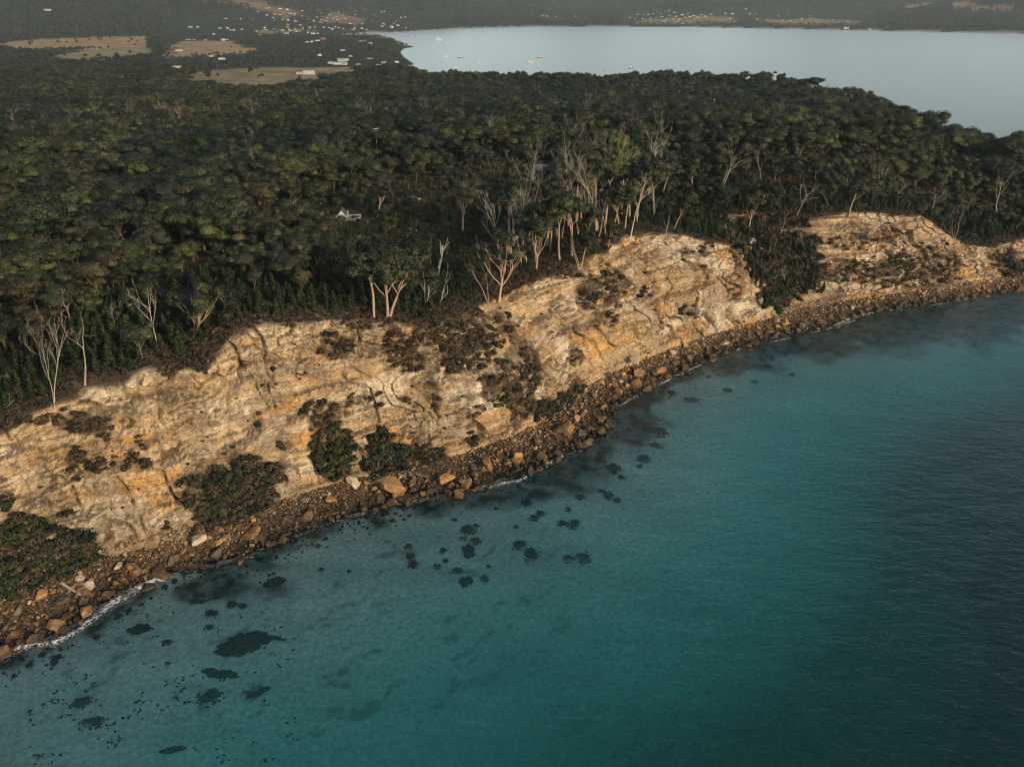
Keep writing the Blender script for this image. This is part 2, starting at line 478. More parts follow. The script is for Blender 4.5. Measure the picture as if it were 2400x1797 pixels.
# ------------------------------------------------------------------ scrub patches on the cliff, as picture ellipses: u, v, ru, rv, kind, cover
PATCH = [(75, 1215, 150, 85, 'green', 1.0), (20, 1160, 60, 40, 'green', .8), (185, 1200, 40, 35, 'green', 1), (500, 1075, 105, 78, 'green', 1.0), (560, 1030, 55, 45, 'brown', .8), (440, 1120, 45, 30, 'brown', .9),
         (720, 975, 42, 65, 'green', .95), (700, 900, 45, 45, 'brown', .75), (745, 1015, 18, 18, 'green', 1), (860, 985, 85, 28, 'green', .9), (825, 955, 28, 28, 'green', .9), (830, 1010, 35, 18, 'green', .9), (1010, 1000, 90, 14, 'brown', .4),
         (1178, 880, 36, 24, 'green', 1.2), (1222, 872, 20, 30, 'green', 1.2), (1248, 835, 16, 22, 'green', 1.1), (1105, 835, 62, 55, 'brown', 1.0), (1140, 800, 30, 45, 'brown', .9), (1000, 755, 90, 55, 'brown', 1.0), (930, 720, 60, 40, 'brown', .9),
         (860, 745, 32, 45, 'brown', .9), (890, 780, 36, 26, 'brown', .7), (725, 750, 42, 34, 'brown', .8), (1010, 690, 70, 26, 'brown', 1), (1085, 720, 50, 30, 'brown', .5), (1310, 620, 42, 42, 'brown', .95), (1270, 650, 35, 30, 'brown', .7), (1395, 580, 22, 20, 'brown', .3),
         (1180, 580, 80, 22, 'brown', 1.0), (1480, 545, 20, 22, 'brown', .6), (1520, 545, 26, 26, 'brown', .7), (1600, 560, 30, 40, 'brown', .7), (1590, 610, 20, 30, 'brown', .5), (1480, 670, 30, 26, 'brown', .55), (1310, 690, 30, 20, 'brown', .5), (1245, 765, 16, 22, 'brown', .9), (1400, 650, 30, 50, 'brown', .25),
         (1630, 505, 65, 40, 'gully', 1.2), (1690, 480, 70, 34, 'gully', 1.2), (1665, 560, 40, 40, 'gully', 1.2), (1690, 600, 62, 70, 'gully', 1.3), (1700, 530, 70, 45, 'gully', 1.3), (1740, 570, 40, 50, 'gully', 1.1), (1870, 585, 115, 32, 'brown', 1.1), (1960, 560, 55, 30, 'brown', .9), (1990, 600, 70, 25, 'brown', .8), (1840, 525, 60, 20, 'brown', .6), (1930, 505, 70, 22, 'brown', .55), (2055, 575, 40, 30, 'brown', .7), (2000, 530, 36, 25, 'brown', .4),
         (2190, 570, 40, 30, 'gully', 1.1), (2160, 545, 30, 20, 'brown', .6), (205, 920, 52, 26, 'brown', .85), (145, 905, 40, 22, 'brown', .7), (255, 1000, 65, 22, 'brown', .55), (165, 990, 18, 26, 'brown', .8), (190, 1010, 40, 25, 'brown', .45), (310, 955, 20, 14, 'brown', .8), (60, 905, 60, 16, 'brown', .5),
         (420, 775, 30, 26, 'brown', 1.0), (350, 795, 40, 18, 'brown', .7), (655, 805, 14, 14, 'brown', 1), (520, 790, 10, 18, 'brown', .8), (580, 820, 18, 24, 'brown', .35), (620, 960, 24, 16, 'brown', .6), (15, 1085, 14, 26, 'green', .9), (142, 1105, 13, 10, 'green', 1), (365, 1130, 14, 16, 'brown', .7),
         (640, 700, 40, 10, 'brown', .4), (780, 705, 60, 12, 'brown', .4), (560, 905, 14, 22, 'brown', .5), (520, 905, 12, 14, 'brown', .5), (1050, 890, 60, 20, 'brown', .2), (900, 860, 60, 20, 'brown', .25), (800, 860, 50, 18, 'brown', .25), (950, 985, 20, 22, 'green', .8), (1022, 945, 12, 20, 'green', .9)]

# ------------------------------------------------------------------ the sandstone cliff
s_lo, s_hi = w_s[0] - 75, S_FAR + 75
cs = np.arange(s_lo, s_hi, 0.29)
NZ, NI = 150, 16
tz = np.linspace(0, 1, NZ)
S2, T2g = np.meshgrid(cs, tz, indexing='ij')
wgt = np.full(S2.shape, 0.065)
for kq, (tk, wd, sd_) in enumerate(((0.08, 0.022, 3), (0.22, 0.020, 12), (0.36, 0.026, 4), (0.50, 0.018, 5), (0.63, 0.022, 13), (0.76, 0.024, 6), (0.87, 0.016, 7))):
    tk_s = tk + 0.09 * fbm(S2 / 55, 0 * S2 + kq, 3, 40 + sd_) + 0.00035 * (S2 - 430)
    amp = np.clip(0.8 + 1.9 * fbm(S2 / 28, 0 * S2 + 9.3 * kq, 3, 60 + sd_), 0.0, 3.0)
    wgt += amp * np.exp(-((T2g - tk_s) / wd) ** 2)
gl = GULLY(S2)
wgt = wgt * (1 - gl) + 0.4 * gl
cum = np.cumsum(wgt, axis=1); cum = (cum - cum[:, :1]) / (cum[:, -1:] - cum[:, :1])
flat = np.clip((wgt - 0.25) / 0.8, 0, 1)                          # 1 on the ledges, 0 on the faces
zb = 2.9 + (hT(S2) + 1.0 * fbm(S2 / 6, 0 * S2, 4, 77) - 2.9) * T2g
d0 = dF(S2) + (dT(S2) - dF(S2)) * cum
edge = sstep(0, 0.05, T2g) * (1 - 0.45 * sstep(0.97, 1.0, T2g))
face = (1 - 0.75 * flat) * (1 - 0.8 * gl)
dip = zb + 2.2 * fbm(S2 / 70, 0 * S2, 2, 21) - 0.03 * (S2 - 430)
bulge = 1.5 * fbm(S2 / 22, zb / 26, 3, 81)
ridge = 1 - np.abs(vnoise(S2 / 5.2 + 1.3 * vnoise(S2 / 9, zb / 7, 91), zb / 19, 83))
groove = -2.6 * sstep(0.84, 1.0, ridge) * np.clip(0.6 + 1.2 * fbm(S2 / 30, dip / 5, 2, 84), 0, 1.3)
f1, f2, cid = worley(S2 / 4.6 + 0.25 * fbm(S2 / 3, zb / 3, 2, 85), dip / 2.7, 86)
block = 2.3 * (cid - 0.5) - 0.8 * (1 - sstep(0.0, 0.13, f2 - f1))
g1b, g2b, cid2 = worley(S2 / 1.7 + 0.2 * fbm(S2, zb, 2, 95), dip / 1.0, 96)
block2 = 0.75 * (cid2 - 0.5) - 0.42 * (1 - sstep(0.0, 0.14, g2b - g1b))
blockm = np.clip(0.5 + 1.5 * fbm(S2 / 26, zb / 12, 3, 87), 0.12, 1)
lay = vnoise(0 * S2 + S2 / 60, dip / 1.15, 88); lay = np.sign(lay) * np.abs(lay) ** 0.5
lay2 = vnoise(0 * S2 + S2 / 25, dip / 0.45, 89)
fine = 0.3 * (0.5 - np.abs(fbm(S2 / 2.6, zb / 2.2, 4, 90)) * 2.2) + 0.3 * fbm(S2 / 1.1, zb / 0.9, 3, 99)
rub = np.clip(0.0 + 1.7 * fbm(S2 / 17, zb / 9, 3, 92), 0, 1)       # crumbling ground
r1, r2, rid = worley(S2 / 1.3, d0 / 1.0 + zb / 1.6, 93)
rubble_h = 1.1 * np.clip(0.62 - r1, 0, 1) * (rid > 0.4)
out = edge * (bulge + face * (groove + block * blockm * (1 - 0.5 * rub) + block2 * (0.4 + 0.6 * blockm) + 0.9 * lay + 0.35 * lay2) + fine * (0.7 + rub) + rubble_h * np.maximum(flat, rub))
d1 = d0 - out
z1 = zb + edge * (0.5 * rubble_h * np.maximum(flat, rub) + 0.25 * fine - 0.12 * lay * flat)
# flat strip inland of the edge
di = np.arange(1, NI + 1)[None] * 1.0
Si = cs[:, None] + 0 * di
Di = dT(Si) + di + 0.15 * d1[:, -1:] * 0
zi_l = zb[:, -1:] + (hT(Si) - zb[:, -1:]) * sstep(0, 5, di) + 0.35 * fbm(Si / 2.5, di / 2.5, 3, 98) * sstep(0, 2, di)
wi = sstep(0, 30, di)
px_, py_ = plan(Si, Di)
zi = zi_l * (1 - wi) + zland(px_, py_) * wi
Sall = np.concatenate([S2, Si], 1); Dall = np.concatenate([d1, Di], 1); Zall = np.concatenate([z1, zi], 1)
CX, CY = plan(Sall, Dall)
NR = NZ + NI
# the rock's own colours
dx = np.gradient(Dall, axis=1); dz = np.gradient(Zall, axis=1)
steep = np.clip(dz / np.hypot(dx, dz + 1e-6), -1, 1)
def lerp(a, b, f):
    return a + (np.asarray(b) - a) * f[..., None]
dipA = np.concatenate([dip, dip[:, -1:] + 0 * di], 1); Tall = np.concatenate([T2g, 1 + 0 * Si], 1)
col = np.zeros(Sall.shape + (3,)) + np.array((0.43, 0.305, 0.17))
bandn = vnoise(Sall / 90, dipA / 1.7, 101) * 0.6 + 0.4 * vnoise(Sall / 30, dipA / 0.55, 102)
col = lerp(col, (0.52, 0.41, 0.27), sstep(0.0, 0.55, bandn))
col = lerp(col, (0.27, 0.17, 0.09), sstep(0.1, 0.5, -bandn) * 0.85)
pale = fbm(Sall / 20, Zall / 8, 4, 103) + 0.25 * sstep(0.7, 1.0, Tall)
col = lerp(col, (0.58, 0.48, 0.35), sstep(0.12, 0.5, pale) * 0.8)
oran = fbm(Sall / 13, dipA / 3.2, 4, 104) + 0.10 * np.exp(-((Sall - 515) / 30) ** 2) - 0.1 * Tall
col = lerp(col, (0.47, 0.265, 0.085), sstep(0.17, 0.42, oran) * 0.8)
grey = fbm(Sall / 6, Zall / 15, 4, 105) + 0.15 * np.exp(-((Sall - 545) / 25) ** 2)
col = lerp(col, (0.235, 0.19, 0.13), sstep(0.0, 0.3, grey) * 0.75 * sstep(0.55, 0.85, steep))
streak = fbm(Sall / 0.9, Zall / 13, 3, 106)
col = col * (1 + 0.22 * streak)[..., None]
grain = fbm(Sall / 1.1, Zall / 0.9, 4, 107)
col = col * (1 + 0.26 * grain)[..., None]
soil = sstep(0.68, 0.40, steep) * sstep(-0.25, 0.3, fbm(Sall / 5, Dall / 3, 4, 108) + 0.1) * 0.75
soil = np.maximum(soil, sstep(0.955, 1.0, Tall + 0.035 * fbm(Sall / 4, Zall / 3, 3, 109)) * (Tall >= 0.94))
col = lerp(col, (0.085, 0.058, 0.035), np.clip(soil, 0, 1))
chips = sstep(0.22, 0.5, fbm(Sall / 0.75, (Dall + Zall) / 0.75, 3, 110)) * sstep(0.75, 0.45, steep) * (Tall < 0.995)
col = lerp(col, (0.52, 0.44, 0.34), chips * 0.6)
UA, VA, DA = proj(CX, CY, Zall)
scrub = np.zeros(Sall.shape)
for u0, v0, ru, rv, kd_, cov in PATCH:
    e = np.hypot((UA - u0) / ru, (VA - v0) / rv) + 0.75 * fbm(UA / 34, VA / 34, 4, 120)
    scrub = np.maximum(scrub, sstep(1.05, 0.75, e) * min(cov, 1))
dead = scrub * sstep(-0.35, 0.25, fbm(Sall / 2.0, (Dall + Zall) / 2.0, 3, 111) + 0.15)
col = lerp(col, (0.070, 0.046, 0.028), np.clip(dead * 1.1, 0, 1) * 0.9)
crack = np.zeros(Sall.shape)
crack[:, :NZ] = np.maximum((1 - sstep(0.02, 0.09, f2 - f1)) * blockm, 0.8 * sstep(0.93, 1.0, ridge)) * face
seam = np.abs((dipA / 1.9 + 0.35 * fbm(Sall / 14, dipA / 4, 3, 112)) % 1.0 - 0.5)
seam = sstep(0.10, 0.02, seam) * sstep(-0.1, 0.35, fbm(Sall / 24, dipA / 6, 3, 113)) * (Tall < 0.97)
col = lerp(col, (0.17, 0.105, 0.055), seam * 0.42)
col = lerp(col, (0.14, 0.092, 0.052), crack * 0.7)
col = col ** 1.0 * 1.09
col = np.clip(col, 0.012, 0.72)
t = NT('sandstone')
c = t.attr('tint').outputs['Color']
p = t.pos()
g_ = t.noise(3.2, 6, p, 0.65)
g2_ = t.noise(1.0, 5, t.scaled(p, (0.5, 0.5, 2.6)), 0.6)
c = t.mix(1.0, c, t.ramp(g_, (0.25, 0.62), (0.72, 1.3)), 'MULTIPLY')
c = t.mix(1.0, c, t.ramp(g2_, (0.3, 0.8), (0.7, 1.16)), 'MULTIPLY')
hgt = t.math('ADD', g_, t.math('MULTIPLY', g2_, 1.3))
M_CLIFF = t.done(t.princ(c, 0.92, t.bump(hgt, 0.9, 0.5), 0.1))
V = np.c_[CX.ravel(), CY.ravel(), Zall.ravel()]
CLIFF_ME = mesh_np('cliff', V, [grid_faces(len(cs), NR)], [M_CLIFF], False, attrs={'tint': col.reshape(-1, 3)})
tag(obj('cliff', CLIFF_ME), 'weathered tan and orange sandstone sea cliff', kind='structure')
CL = dict(x=CX.ravel(), y=CY.ravel(), z=Zall.ravel(), u=UA.ravel(), v=VA.ravel(), s=Sall.ravel(), t=Tall.ravel(), st=steep.ravel())

# ------------------------------------------------------------------ the rubble shore and the sea bed, one sheet each
ds = np.arange(-24, 4.01, 0.45)
s1 = np.arange(s_lo, s_hi, 0.5)
SS, QQ = np.meshgrid(s1, ds, indexing='ij')
DD = np.where(QQ > -16, dF(SS) + 2.5 + (QQ - 4) * (dF(SS) + 2.5 - dW(SS)) / 20.0, dW(SS) + (QQ + 16) * 1.0)
zz = surf_base(SS, DD) - 0.55 * np.maximum(-15.5 - QQ, 0) + 0.45 * fbm(SS / 2.4, DD / 2.4, 3, 131) + 0.35 * fbm(SS / 9, DD / 9, 2, 132)
bx_, by_ = plan(SS, DD)
sc_ = np.zeros(SS.shape + (3,)) + np.array((0.095, 0.064, 0.037))
sc_ = lerp(sc_, (0.24, 0.18, 0.115), sstep(0.0, 0.5, fbm(SS / 3, DD / 3, 4, 133) + 0.9 * (zz - 2.9)))
sc_ = lerp(sc_, (0.035, 0.03, 0.022), sstep(1.1, 0.2, zz + 0.4 * fbm(SS / 4, DD / 4, 3, 134)))
t = NT('shore_rubble')
c = t.attr('tint').outputs['Color']
vor = t.n('TexVoronoi', ins={'Scale': 1.6}); t.set(vor.inputs['Vector'], t.pos())
c = t.mix(1.0, c, t.ramp(vor.outputs['Distance'], (0.1, 1.3), (0.75, 0.25)), 'MULTIPLY')
M_SHORE = t.done(t.princ(c, 0.85, t.bump(vor.outputs['Distance'], -1.0, 0.6), 0.2))
tag(obj('rocky_shore', mesh_np('rocky_shore', np.c_[bx_.ravel(), by_.ravel(), zz.ravel()], [grid_faces(len(s1), len(ds))], [M_SHORE], True, attrs={'tint': sc_.reshape(-1, 3)})), kind='structure')

# dark rock and kelp beds, off the far cliff also its painted reflection: u, v, ru, rv in the picture at sea level
REEF = [(1330, 905, 95, 62), (1270, 960, 90, 50), (1180, 1010, 110, 42), (1050, 1068, 110, 26), (930, 1090, 60, 20), (1370, 860, 45, 45), (1560, 780, 120, 22), (1750, 738, 160, 28), (1850, 712, 190, 40), (1960, 700, 190, 50), (2090, 682, 190, 52), (2212, 660, 150, 52), (1640, 752, 120, 22),
        (560, 1215, 50, 14), (500, 1260, 110, 30), (420, 1270, 60, 22), (1260, 1010, 80, 24), (1150, 1060, 70, 18)]
az2 = np.radians(np.arange(-74, 74.01, 0.18)); r2_ = np.geomspace(45, 900, 420)
A2, R2 = np.meshgrid(az2, r2_, indexing='ij')
QX, QY = R2 * np.sin(A2), R2 * np.cos(A2)
qs, qd = sd(QX, QY)
qz = surf_base(qs, qd)
qw = dW(qs) - qd                                                   # metres out from the water's edge
qu, qv, _ = proj(QX, QY, 0 * QX)
wob = 0.55 * fbm(QX / 9, QY / 9, 4, 141)
reef = np.zeros(QX.shape)
for u0, v0, ru, rv in REEF:
    reef = np.maximum(reef, sstep(1.35, 0.45, np.hypot((qu - u0) / ru, (qv - v0) / rv) + 1.3 * wob))
fr = sstep(0.0, 0.6, fbm(QX / 14, QY / 14, 5, 142) * 1.6 + 0.8 - qw / 7.5) * (qw > 0)
reef = np.maximum(reef, fr)
reef_z = reef * (0.55 + 0.5 * fbm(QX / 3.0, QY / 3.0, 3, 143))
deep = 0.6 * sstep(0, 1, (qs - 520) / 160) * sstep(35, 100, qw) * 4.0
qz = np.minimum(np.where(qw > 0, qz + 0.7 * reef_z - deep + 0.12 * fbm(QX / 6, QY / 6, 2, 144), -0.6 - 0.1 * qd), -0.35)
qcol = np.zeros(QX.shape + (3,)) + np.array((0.68, 0.62, 0.50))
qcol = qcol * (1 + 0.22 * fbm(QX / 22 + QY / 30, QY / 7, 4, 145))[..., None]
_wx, _wy = (qs + 5 * fbm(QX / 12, QY / 12, 3, 151)) / 9.0, (qd + 5 * fbm(QX / 12, QY / 12, 3, 152)) / 2.6
weed = sstep(0.22, 0.50, fbm(_wx, _wy, 5, 146)) * sstep(110, 45, qw) * sstep(-30, 25, 430 - qs + 25 * vnoise(QX / 20, QY / 20, 147)) * 0.6
mott = np.clip(0.55 + 1.5 * fbm(QX / 2.4, QY / 2.4, 4, 149), 0.15, 1)
qcol = lerp(qcol, (0.020, 0.020, 0.014), np.clip(np.maximum(np.clip(reef * 1.25, 0, 1) * (0.62 + 0.38 * mott), weed * mott), 0, 1))
t = NT('sea_floor')
c = t.mix(1.0, t.attr('tint').outputs['Color'], t.ramp(t.noise(1.1, 5, t.pos()), (0.3, 0.7), (0.7, 1.25)), 'MULTIPLY')
M_BED = t.done(t.princ(c, 1.0, None, 0.0))
kf = grid_faces(len(az2), len(r2_)); kv = (qd < dF(qs) + 3).ravel(); kf = kf[kv[kf].all(1)]
us = np.zeros(kv.shape, bool); us[kf.ravel()] = True; rm = np.cumsum(us) - 1
tag(obj('sea_bed', mesh_np('sea_bed', np.c_[QX.ravel(), QY.ravel(), qz.ravel()][us], [rm[kf]], [M_BED], True, attrs={'tint': qcol.reshape(-1, 3)[us]})), kind='structure')

# ------------------------------------------------------------------ water
def bed_z(x, y):
    s, d = sd(x, y)
    return np.minimum(surf_base(s, d), -0.3)
az3 = np.radians(np.arange(-76, 76.01, 0.3)); r3 = np.r_[np.geomspace(40, 900, 240), np.geomspace(925, 13000, 60)]
A3, R3 = np.meshgrid(az3, r3, indexing='ij')
WX, WY = R3 * np.sin(A3), R3 * np.cos(A3)
nm = R3 < 905
ws = np.zeros(WX.shape); wd = np.full(WX.shape, 500.0)
ws[nm], wd[nm] = sd(WX[nm], WY[nm])
ww = dW(ws) - wd
dep = np.where(nm & (ww > -25), np.maximum(-surf_base(ws, np.minimum(wd, dW(ws) - 0.3)) + 0.6 * sstep(0, 1, (ws - 520) / 160) * sstep(35, 100, ww) * 4.0, 0.3), 30.0)
t = NT('sea_water')
p = t.pos()
dpt = t.attr('depth').outputs['Fac']
def expo(k):
    return t.math('POWER', 2.71828, t.math('MULTIPLY', dpt, -k))
comb = t.n('CombineColor')
for i_, k_ in enumerate((0.38, 0.118, 0.108)): t.set(comb.inputs[i_], expo(k_))
tr = t.n('BsdfTransparent'); t.set(tr.inputs[0], comb.outputs[0])
body = t.math('SUBTRACT', 1.0, expo(0.15))
deepf = t.n('MapRange', ins={'From Min': 2.5, 'From Max': 11.0}); t.set(deepf.inputs[0], dpt)
bc = t.mix(deepf.outputs[0], (0.004, 0.092, 0.100), (0.0, 0.014, 0.016))
bc = t.mix(1.0, bc, t.ramp(t.noise(0.018, 4, p), (0.3, 0.82), (0.7, 1.15)), 'MULTIPLY')
bc2 = t.mix(body, (0, 0, 0), bc)
df = t.n('BsdfDiffuse'); t.set(df.inputs[0], bc2)
add = t.n('AddShader'); t.set(add.inputs[0], tr); t.set(add.inputs[1], df)
pw = t.scaled(p, (0.55, 1.0, 1.0))
wv = t.math('ADD', t.noise(0.55, 3, pw, 0.6), t.math('MULTIPLY', t.noise(0.16, 2, pw), 1.6))
wv = t.math('ADD', wv, t.math('MULTIPLY', t.noise(1.5, 2, pw), 0.35))
bmp = t.bump(wv, 0.5, 1.0)
calm = t.n('MapRange', ins={'From Min': 22.0, 'From Max': 29.0, 'To Min': 0.32, 'To Max': 0.04}); t.set(calm.inputs[0], dpt)
t.set(bmp.node.inputs['Strength'], calm.outputs[0])
rgh = t.n('MapRange', ins={'From Min': 22.0, 'From Max': 29.0, 'To Min': 0.07, 'To Max': 0.22}); t.set(rgh.inputs[0], dpt)
gl_ = t.n('BsdfGlossy'); t.set(gl_.inputs['Roughness'], rgh.outputs[0]); t.set(gl_.inputs['Normal'], bmp)
gl_.inputs['Color'].default_value = (0.98, 1, 0.94, 1)
fre = t.n('Fresnel', ins={'IOR': 1.33}); t.set(fre.inputs['Normal'], bmp)
mx = t.n('MixShader'); t.set(mx.inputs[0], fre); t.set(mx.inputs[1], add); t.set(mx.inputs[2], gl_)
M_WATER = t.done(mx)
tag(obj('sea_water', mesh_np('sea_water', np.c_[WX.ravel(), WY.ravel(), 0 * WX.ravel()], [grid_faces(len(az3), len(r3))], [M_WATER], True, attrs={'depth': dep.ravel()})), kind='structure')

# ------------------------------------------------------------------ plants: builders
def ico(sub):
    import bmesh
    bm = bmesh.new(); bmesh.ops.create_icosphere(bm, subdivisions=sub, radius=1.0)
    V = np.array([v.co[:] for v in bm.verts]); F = np.array([[v.index for v in f.verts] for f in bm.faces]); bm.free()
    return V, F
ICO1, ICO2, ICO3 = ico(1), ico(2), ico(3)

class MB:
    """Collects tubes, cards and blobs; one mesh with custom leaf normals."""
    def __init__(s): s.V, s.Q, s.T, s.N, s.S, s.mq, s.mt, s.n = [], [], [], [], [], [], [], 0
    def add(s, V, Q=None, T=None, N=None, shade=0.5, mat=0):
        V = np.asarray(V, float)
        s.V.append(V); s.N.append(np.zeros_like(V) if N is None else N)
        s.S.append(np.full(len(V), shade) if np.isscalar(shade) else shade)
        if Q is not None and len(Q): s.Q.append(np.asarray(Q) + s.n); s.mq += [mat] * len(Q)
        if T is not None and len(T): s.T.append(np.asarray(T) + s.n); s.mt += [mat] * len(T)
        s.n += len(V)
    def tube(s, P, R, k=5, mat=0, cap=True):
        P = np.asarray(P, float); R = np.asarray(R, float)
        D = np.gradient(P, axis=0); D /= np.maximum(np.linalg.norm(D, axis=1), 1e-9)[:, None]
        ref = np.array((1.0, 0.1, 0.0)) if abs(D[0] @ np.array((1.0, 0.1, 0))) < 0.8 else np.array((0, 0.2, 1.0))
        X = np.cross(D, ref); X /= np.linalg.norm(X, axis=1)[:, None]
        Y = np.cross(D, X)
        a = np.arange(k) * 2 * math.pi / k
        V = P[:, None] + R[:, None, None] * (np.cos(a)[None, :, None] * X[:, None] + np.sin(a)[None, :, None] * Y[:, None])
        i = np.arange(len(P) - 1)[:, None] * k; j = np.arange(k)[None]
        Q = np.stack([i + j, i + (j + 1) % k, i + k + (j + 1) % k, i + k + j], -1).reshape(-1, 4)
        s.add(V.reshape(-1, 3), Q, mat=mat)
    def cards(s, rng, C, rad, n, size, mat=0, up=0.3, lo=-0.35, tilt=0.55, shade=0.5, cen=None):
        d = rng.normal(size=(n * 2, 3)); d /= np.linalg.norm(d, axis=1)[:, None]
        d = d[d[:, 2] > lo][:n]; n = len(d)
        lump = 1 + 0.10 * np.sin(d[:, 0] * 7 + C[0]) * np.sin(d[:, 1] * 6 + C[1])
        P = C + d * rad * (rng.uniform(0.80, 1.06, n) * lump)[:, None]
        N = d / np.asarray(rad); N /= np.linalg.norm(N, axis=1)[:, None]
        N[:, 2] += up; N /= np.linalg.norm(N, axis=1)[:, None]
        if cen is not None:
            W_ = P - cen; W_ /= np.maximum(np.linalg.norm(W_, axis=1), 1e-6)[:, None]
            N = 0.5 * N + 0.7 * W_; N /= np.linalg.norm(N, axis=1)[:, None]
        G = N + tilt * rng.normal(size=(n, 3)); G /= np.linalg.norm(G, axis=1)[:, None]
        X = np.cross(G, rng.normal(size=(n, 3))); X /= np.linalg.norm(X, axis=1)[:, None]
        Y = np.cross(G, X)
        sz = size * rng.uniform(0.6, 1.35, n)[:, None]
        a = sz * X; b = sz * Y * rng.uniform(0.45, 0.8, n)[:, None]
        V = np.stack([P - a, P - b * 0.9, P + a, P + b * 1.1], 1).reshape(-1, 3)
        q = np.arange(n)[:, None] * 4 + np.arange(4)[None]
        NN = N + 0.22 * rng.normal(size=(n, 3)); NN /= np.linalg.norm(NN, axis=1)[:, None]
        sh = np.clip(shade + 0.16 * rng.normal(size=n), 0, 1)
        s.add(V, q, N=np.repeat(NN, 4, 0), shade=np.repeat(sh, 4), mat=mat)
    def blob(s, rng, C, rad, ic=ICO1, mat=0, shade=0.4):
        V, F = ic
        k = 1 + 0.18 * rng.normal(size=len(V))
        N = V / np.asarray(rad); N /= np.linalg.norm(N, axis=1)[:, None]
        s.add(C + V * rad * k[:, None], T=F, N=N, shade=shade, mat=mat)
    def build(s, name, mats, leaf=True, smooth=True):
        V = np.concatenate(s.V); F, mi = [], []
        if s.Q: F.append(np.concatenate(s.Q)); mi += s.mq
        if s.T: F.append(np.concatenate(s.T)); mi += s.mt
        me = mesh_np(name, V, F, mats, smooth, mi, {'shade': np.concatenate(s.S)})
        if leaf:
            N = np.concatenate(s.N)
            me.normals_split_custom_set_from_vertices([tuple(x) for x in N])
        return me

def wander(rng, p, d, L, r0, r1, n=6, wig=0.16, lift=0.0):
    P, D = [np.array(p, float)], np.array(d, float)
    for k in range(n):
        D = D + wig * rng.normal(size=3) + np.array((0, 0, lift)); D /= np.linalg.norm(D)
        P.append(P[-1] + D * L / n)
    return np.array(P), np.linspace(r0, r1, n + 1), D

def sidedir(rng, D, ang, az=None):
    D = D / np.linalg.norm(D)
    X = np.cross(D, (0.3, 0.2, 1.0) if abs(D[2]) < 0.9 else (1.0, 0, 0)); X /= np.linalg.norm(X); Y = np.cross(D, X)
    a = rng.uniform(0, 2 * math.pi) if az is None else az
    return D * math.cos(ang) + (X * math.cos(a) + Y * math.sin(a)) * math.sin(ang)

def gum_parts(seed, H=16.0, bole=0.45, spread=0.30, nl=4, clump=0.115, per=110, card=0.36, lean=0.05, bare=0.0, k=5, cores=True, two=False, extra=5):
    """Trunk mesh builder and crown mesh builder of a gum tree of height H."""
    rng = np.random.default_rng(seed)
    tb, cb = MB(), MB()
    tips = []
    stems = [(np.array((0, 0, -0.6)), np.array((lean * rng.normal(), lean * rng.normal(), 1)))]
    if two: stems.append((np.array((0.35, 0.1, -0.6)), np.array((0.22, 0.05, 1))))
    for p0, d0_ in stems:
        r = H * 0.0155
        P, R, D = wander(rng, p0, d0_ / np.linalg.norm(d0_), H * bole, r * 1.25, r * 0.8, 7, 0.05)
        R[0] *= 1.4
        tb.tube(P, R, k + 2)
        a0 = rng.uniform(0, 6.28)
        for i in range(nl):
            dd = sidedir(rng, D, rng.uniform(0.35, 0.85) if i else 0.15, a0 + i * 2.4)
            q = P[-1] if i < 2 else P[-1] - D * rng.uniform(0, 0.14) * H
            P1, R1, D1 = wander(rng, q, dd, H * (1 - bole) * rng.uniform(0.45, 0.62), r * 0.5, r * 0.25, 6, 0.15, 0.10)
            tb.tube(P1, R1, k)
            for j in range(rng.integers(2, 4)):
                d2 = sidedir(rng, D1, rng.uniform(0.3, 0.75))
                q2 = P1[-1] if j == 0 else P1[rng.integers(3, 6)]
                P2, R2, D2 = wander(rng, q2, d2, H * (1 - bole) * rng.uniform(0.28, 0.42), r * 0.25, r * 0.10, 5, 0.2, 0.12)
                tb.tube(P2, R2, max(k - 1, 3))
                tips.append(P2[-1])
                for m in range(2 if bare > 0 else 1):
                    P3, R3, D3 = wander(rng, P2[rng.integers(2, 5)], sidedir(rng, D2, rng.uniform(0.4, 0.9)), H * rng.uniform(0.07, 0.14) * (1.5 if bare > 0 else 1), r * 0.14, r * 0.05, 4, 0.22, 0.08)
                    tb.tube(P3, R3, 3)
                    if rng.random() > bare: tips.append(P3[-1])
    tips = np.array(tips)
    c0 = tips.mean(0)
    ex = c0 + rng.normal(size=(extra, 3)) * np.array((spread * H * 0.45, spread * H * 0.45, H * 0.05)) + np.array((0, 0, H * 0.05))
    if bare < 0.4: tips = np.concatenate([tips, ex])
    for T in tips:
        rx = H * clump * rng.uniform(0.7, 1.3)
        rad = np.array((rx * rng.uniform(0.85, 1.2), rx * rng.uniform(0.85, 1.2), rx * rng.uniform(0.68, 0.92)))
        sh = np.clip(0.5 + 0.2 * rng.normal(), 0.08, 0.98)
        if cores: cb.blob(rng, T, rad * 0.74, ICO1, 0, sh * 0.9)
        cb.cards(rng, T, rad, int(per * (rx / (H * clump)) ** 2), card, 0, shade=sh, cen=tips.mean(0) - np.array((0, 0, H * 0.16)))
    return tb, cb

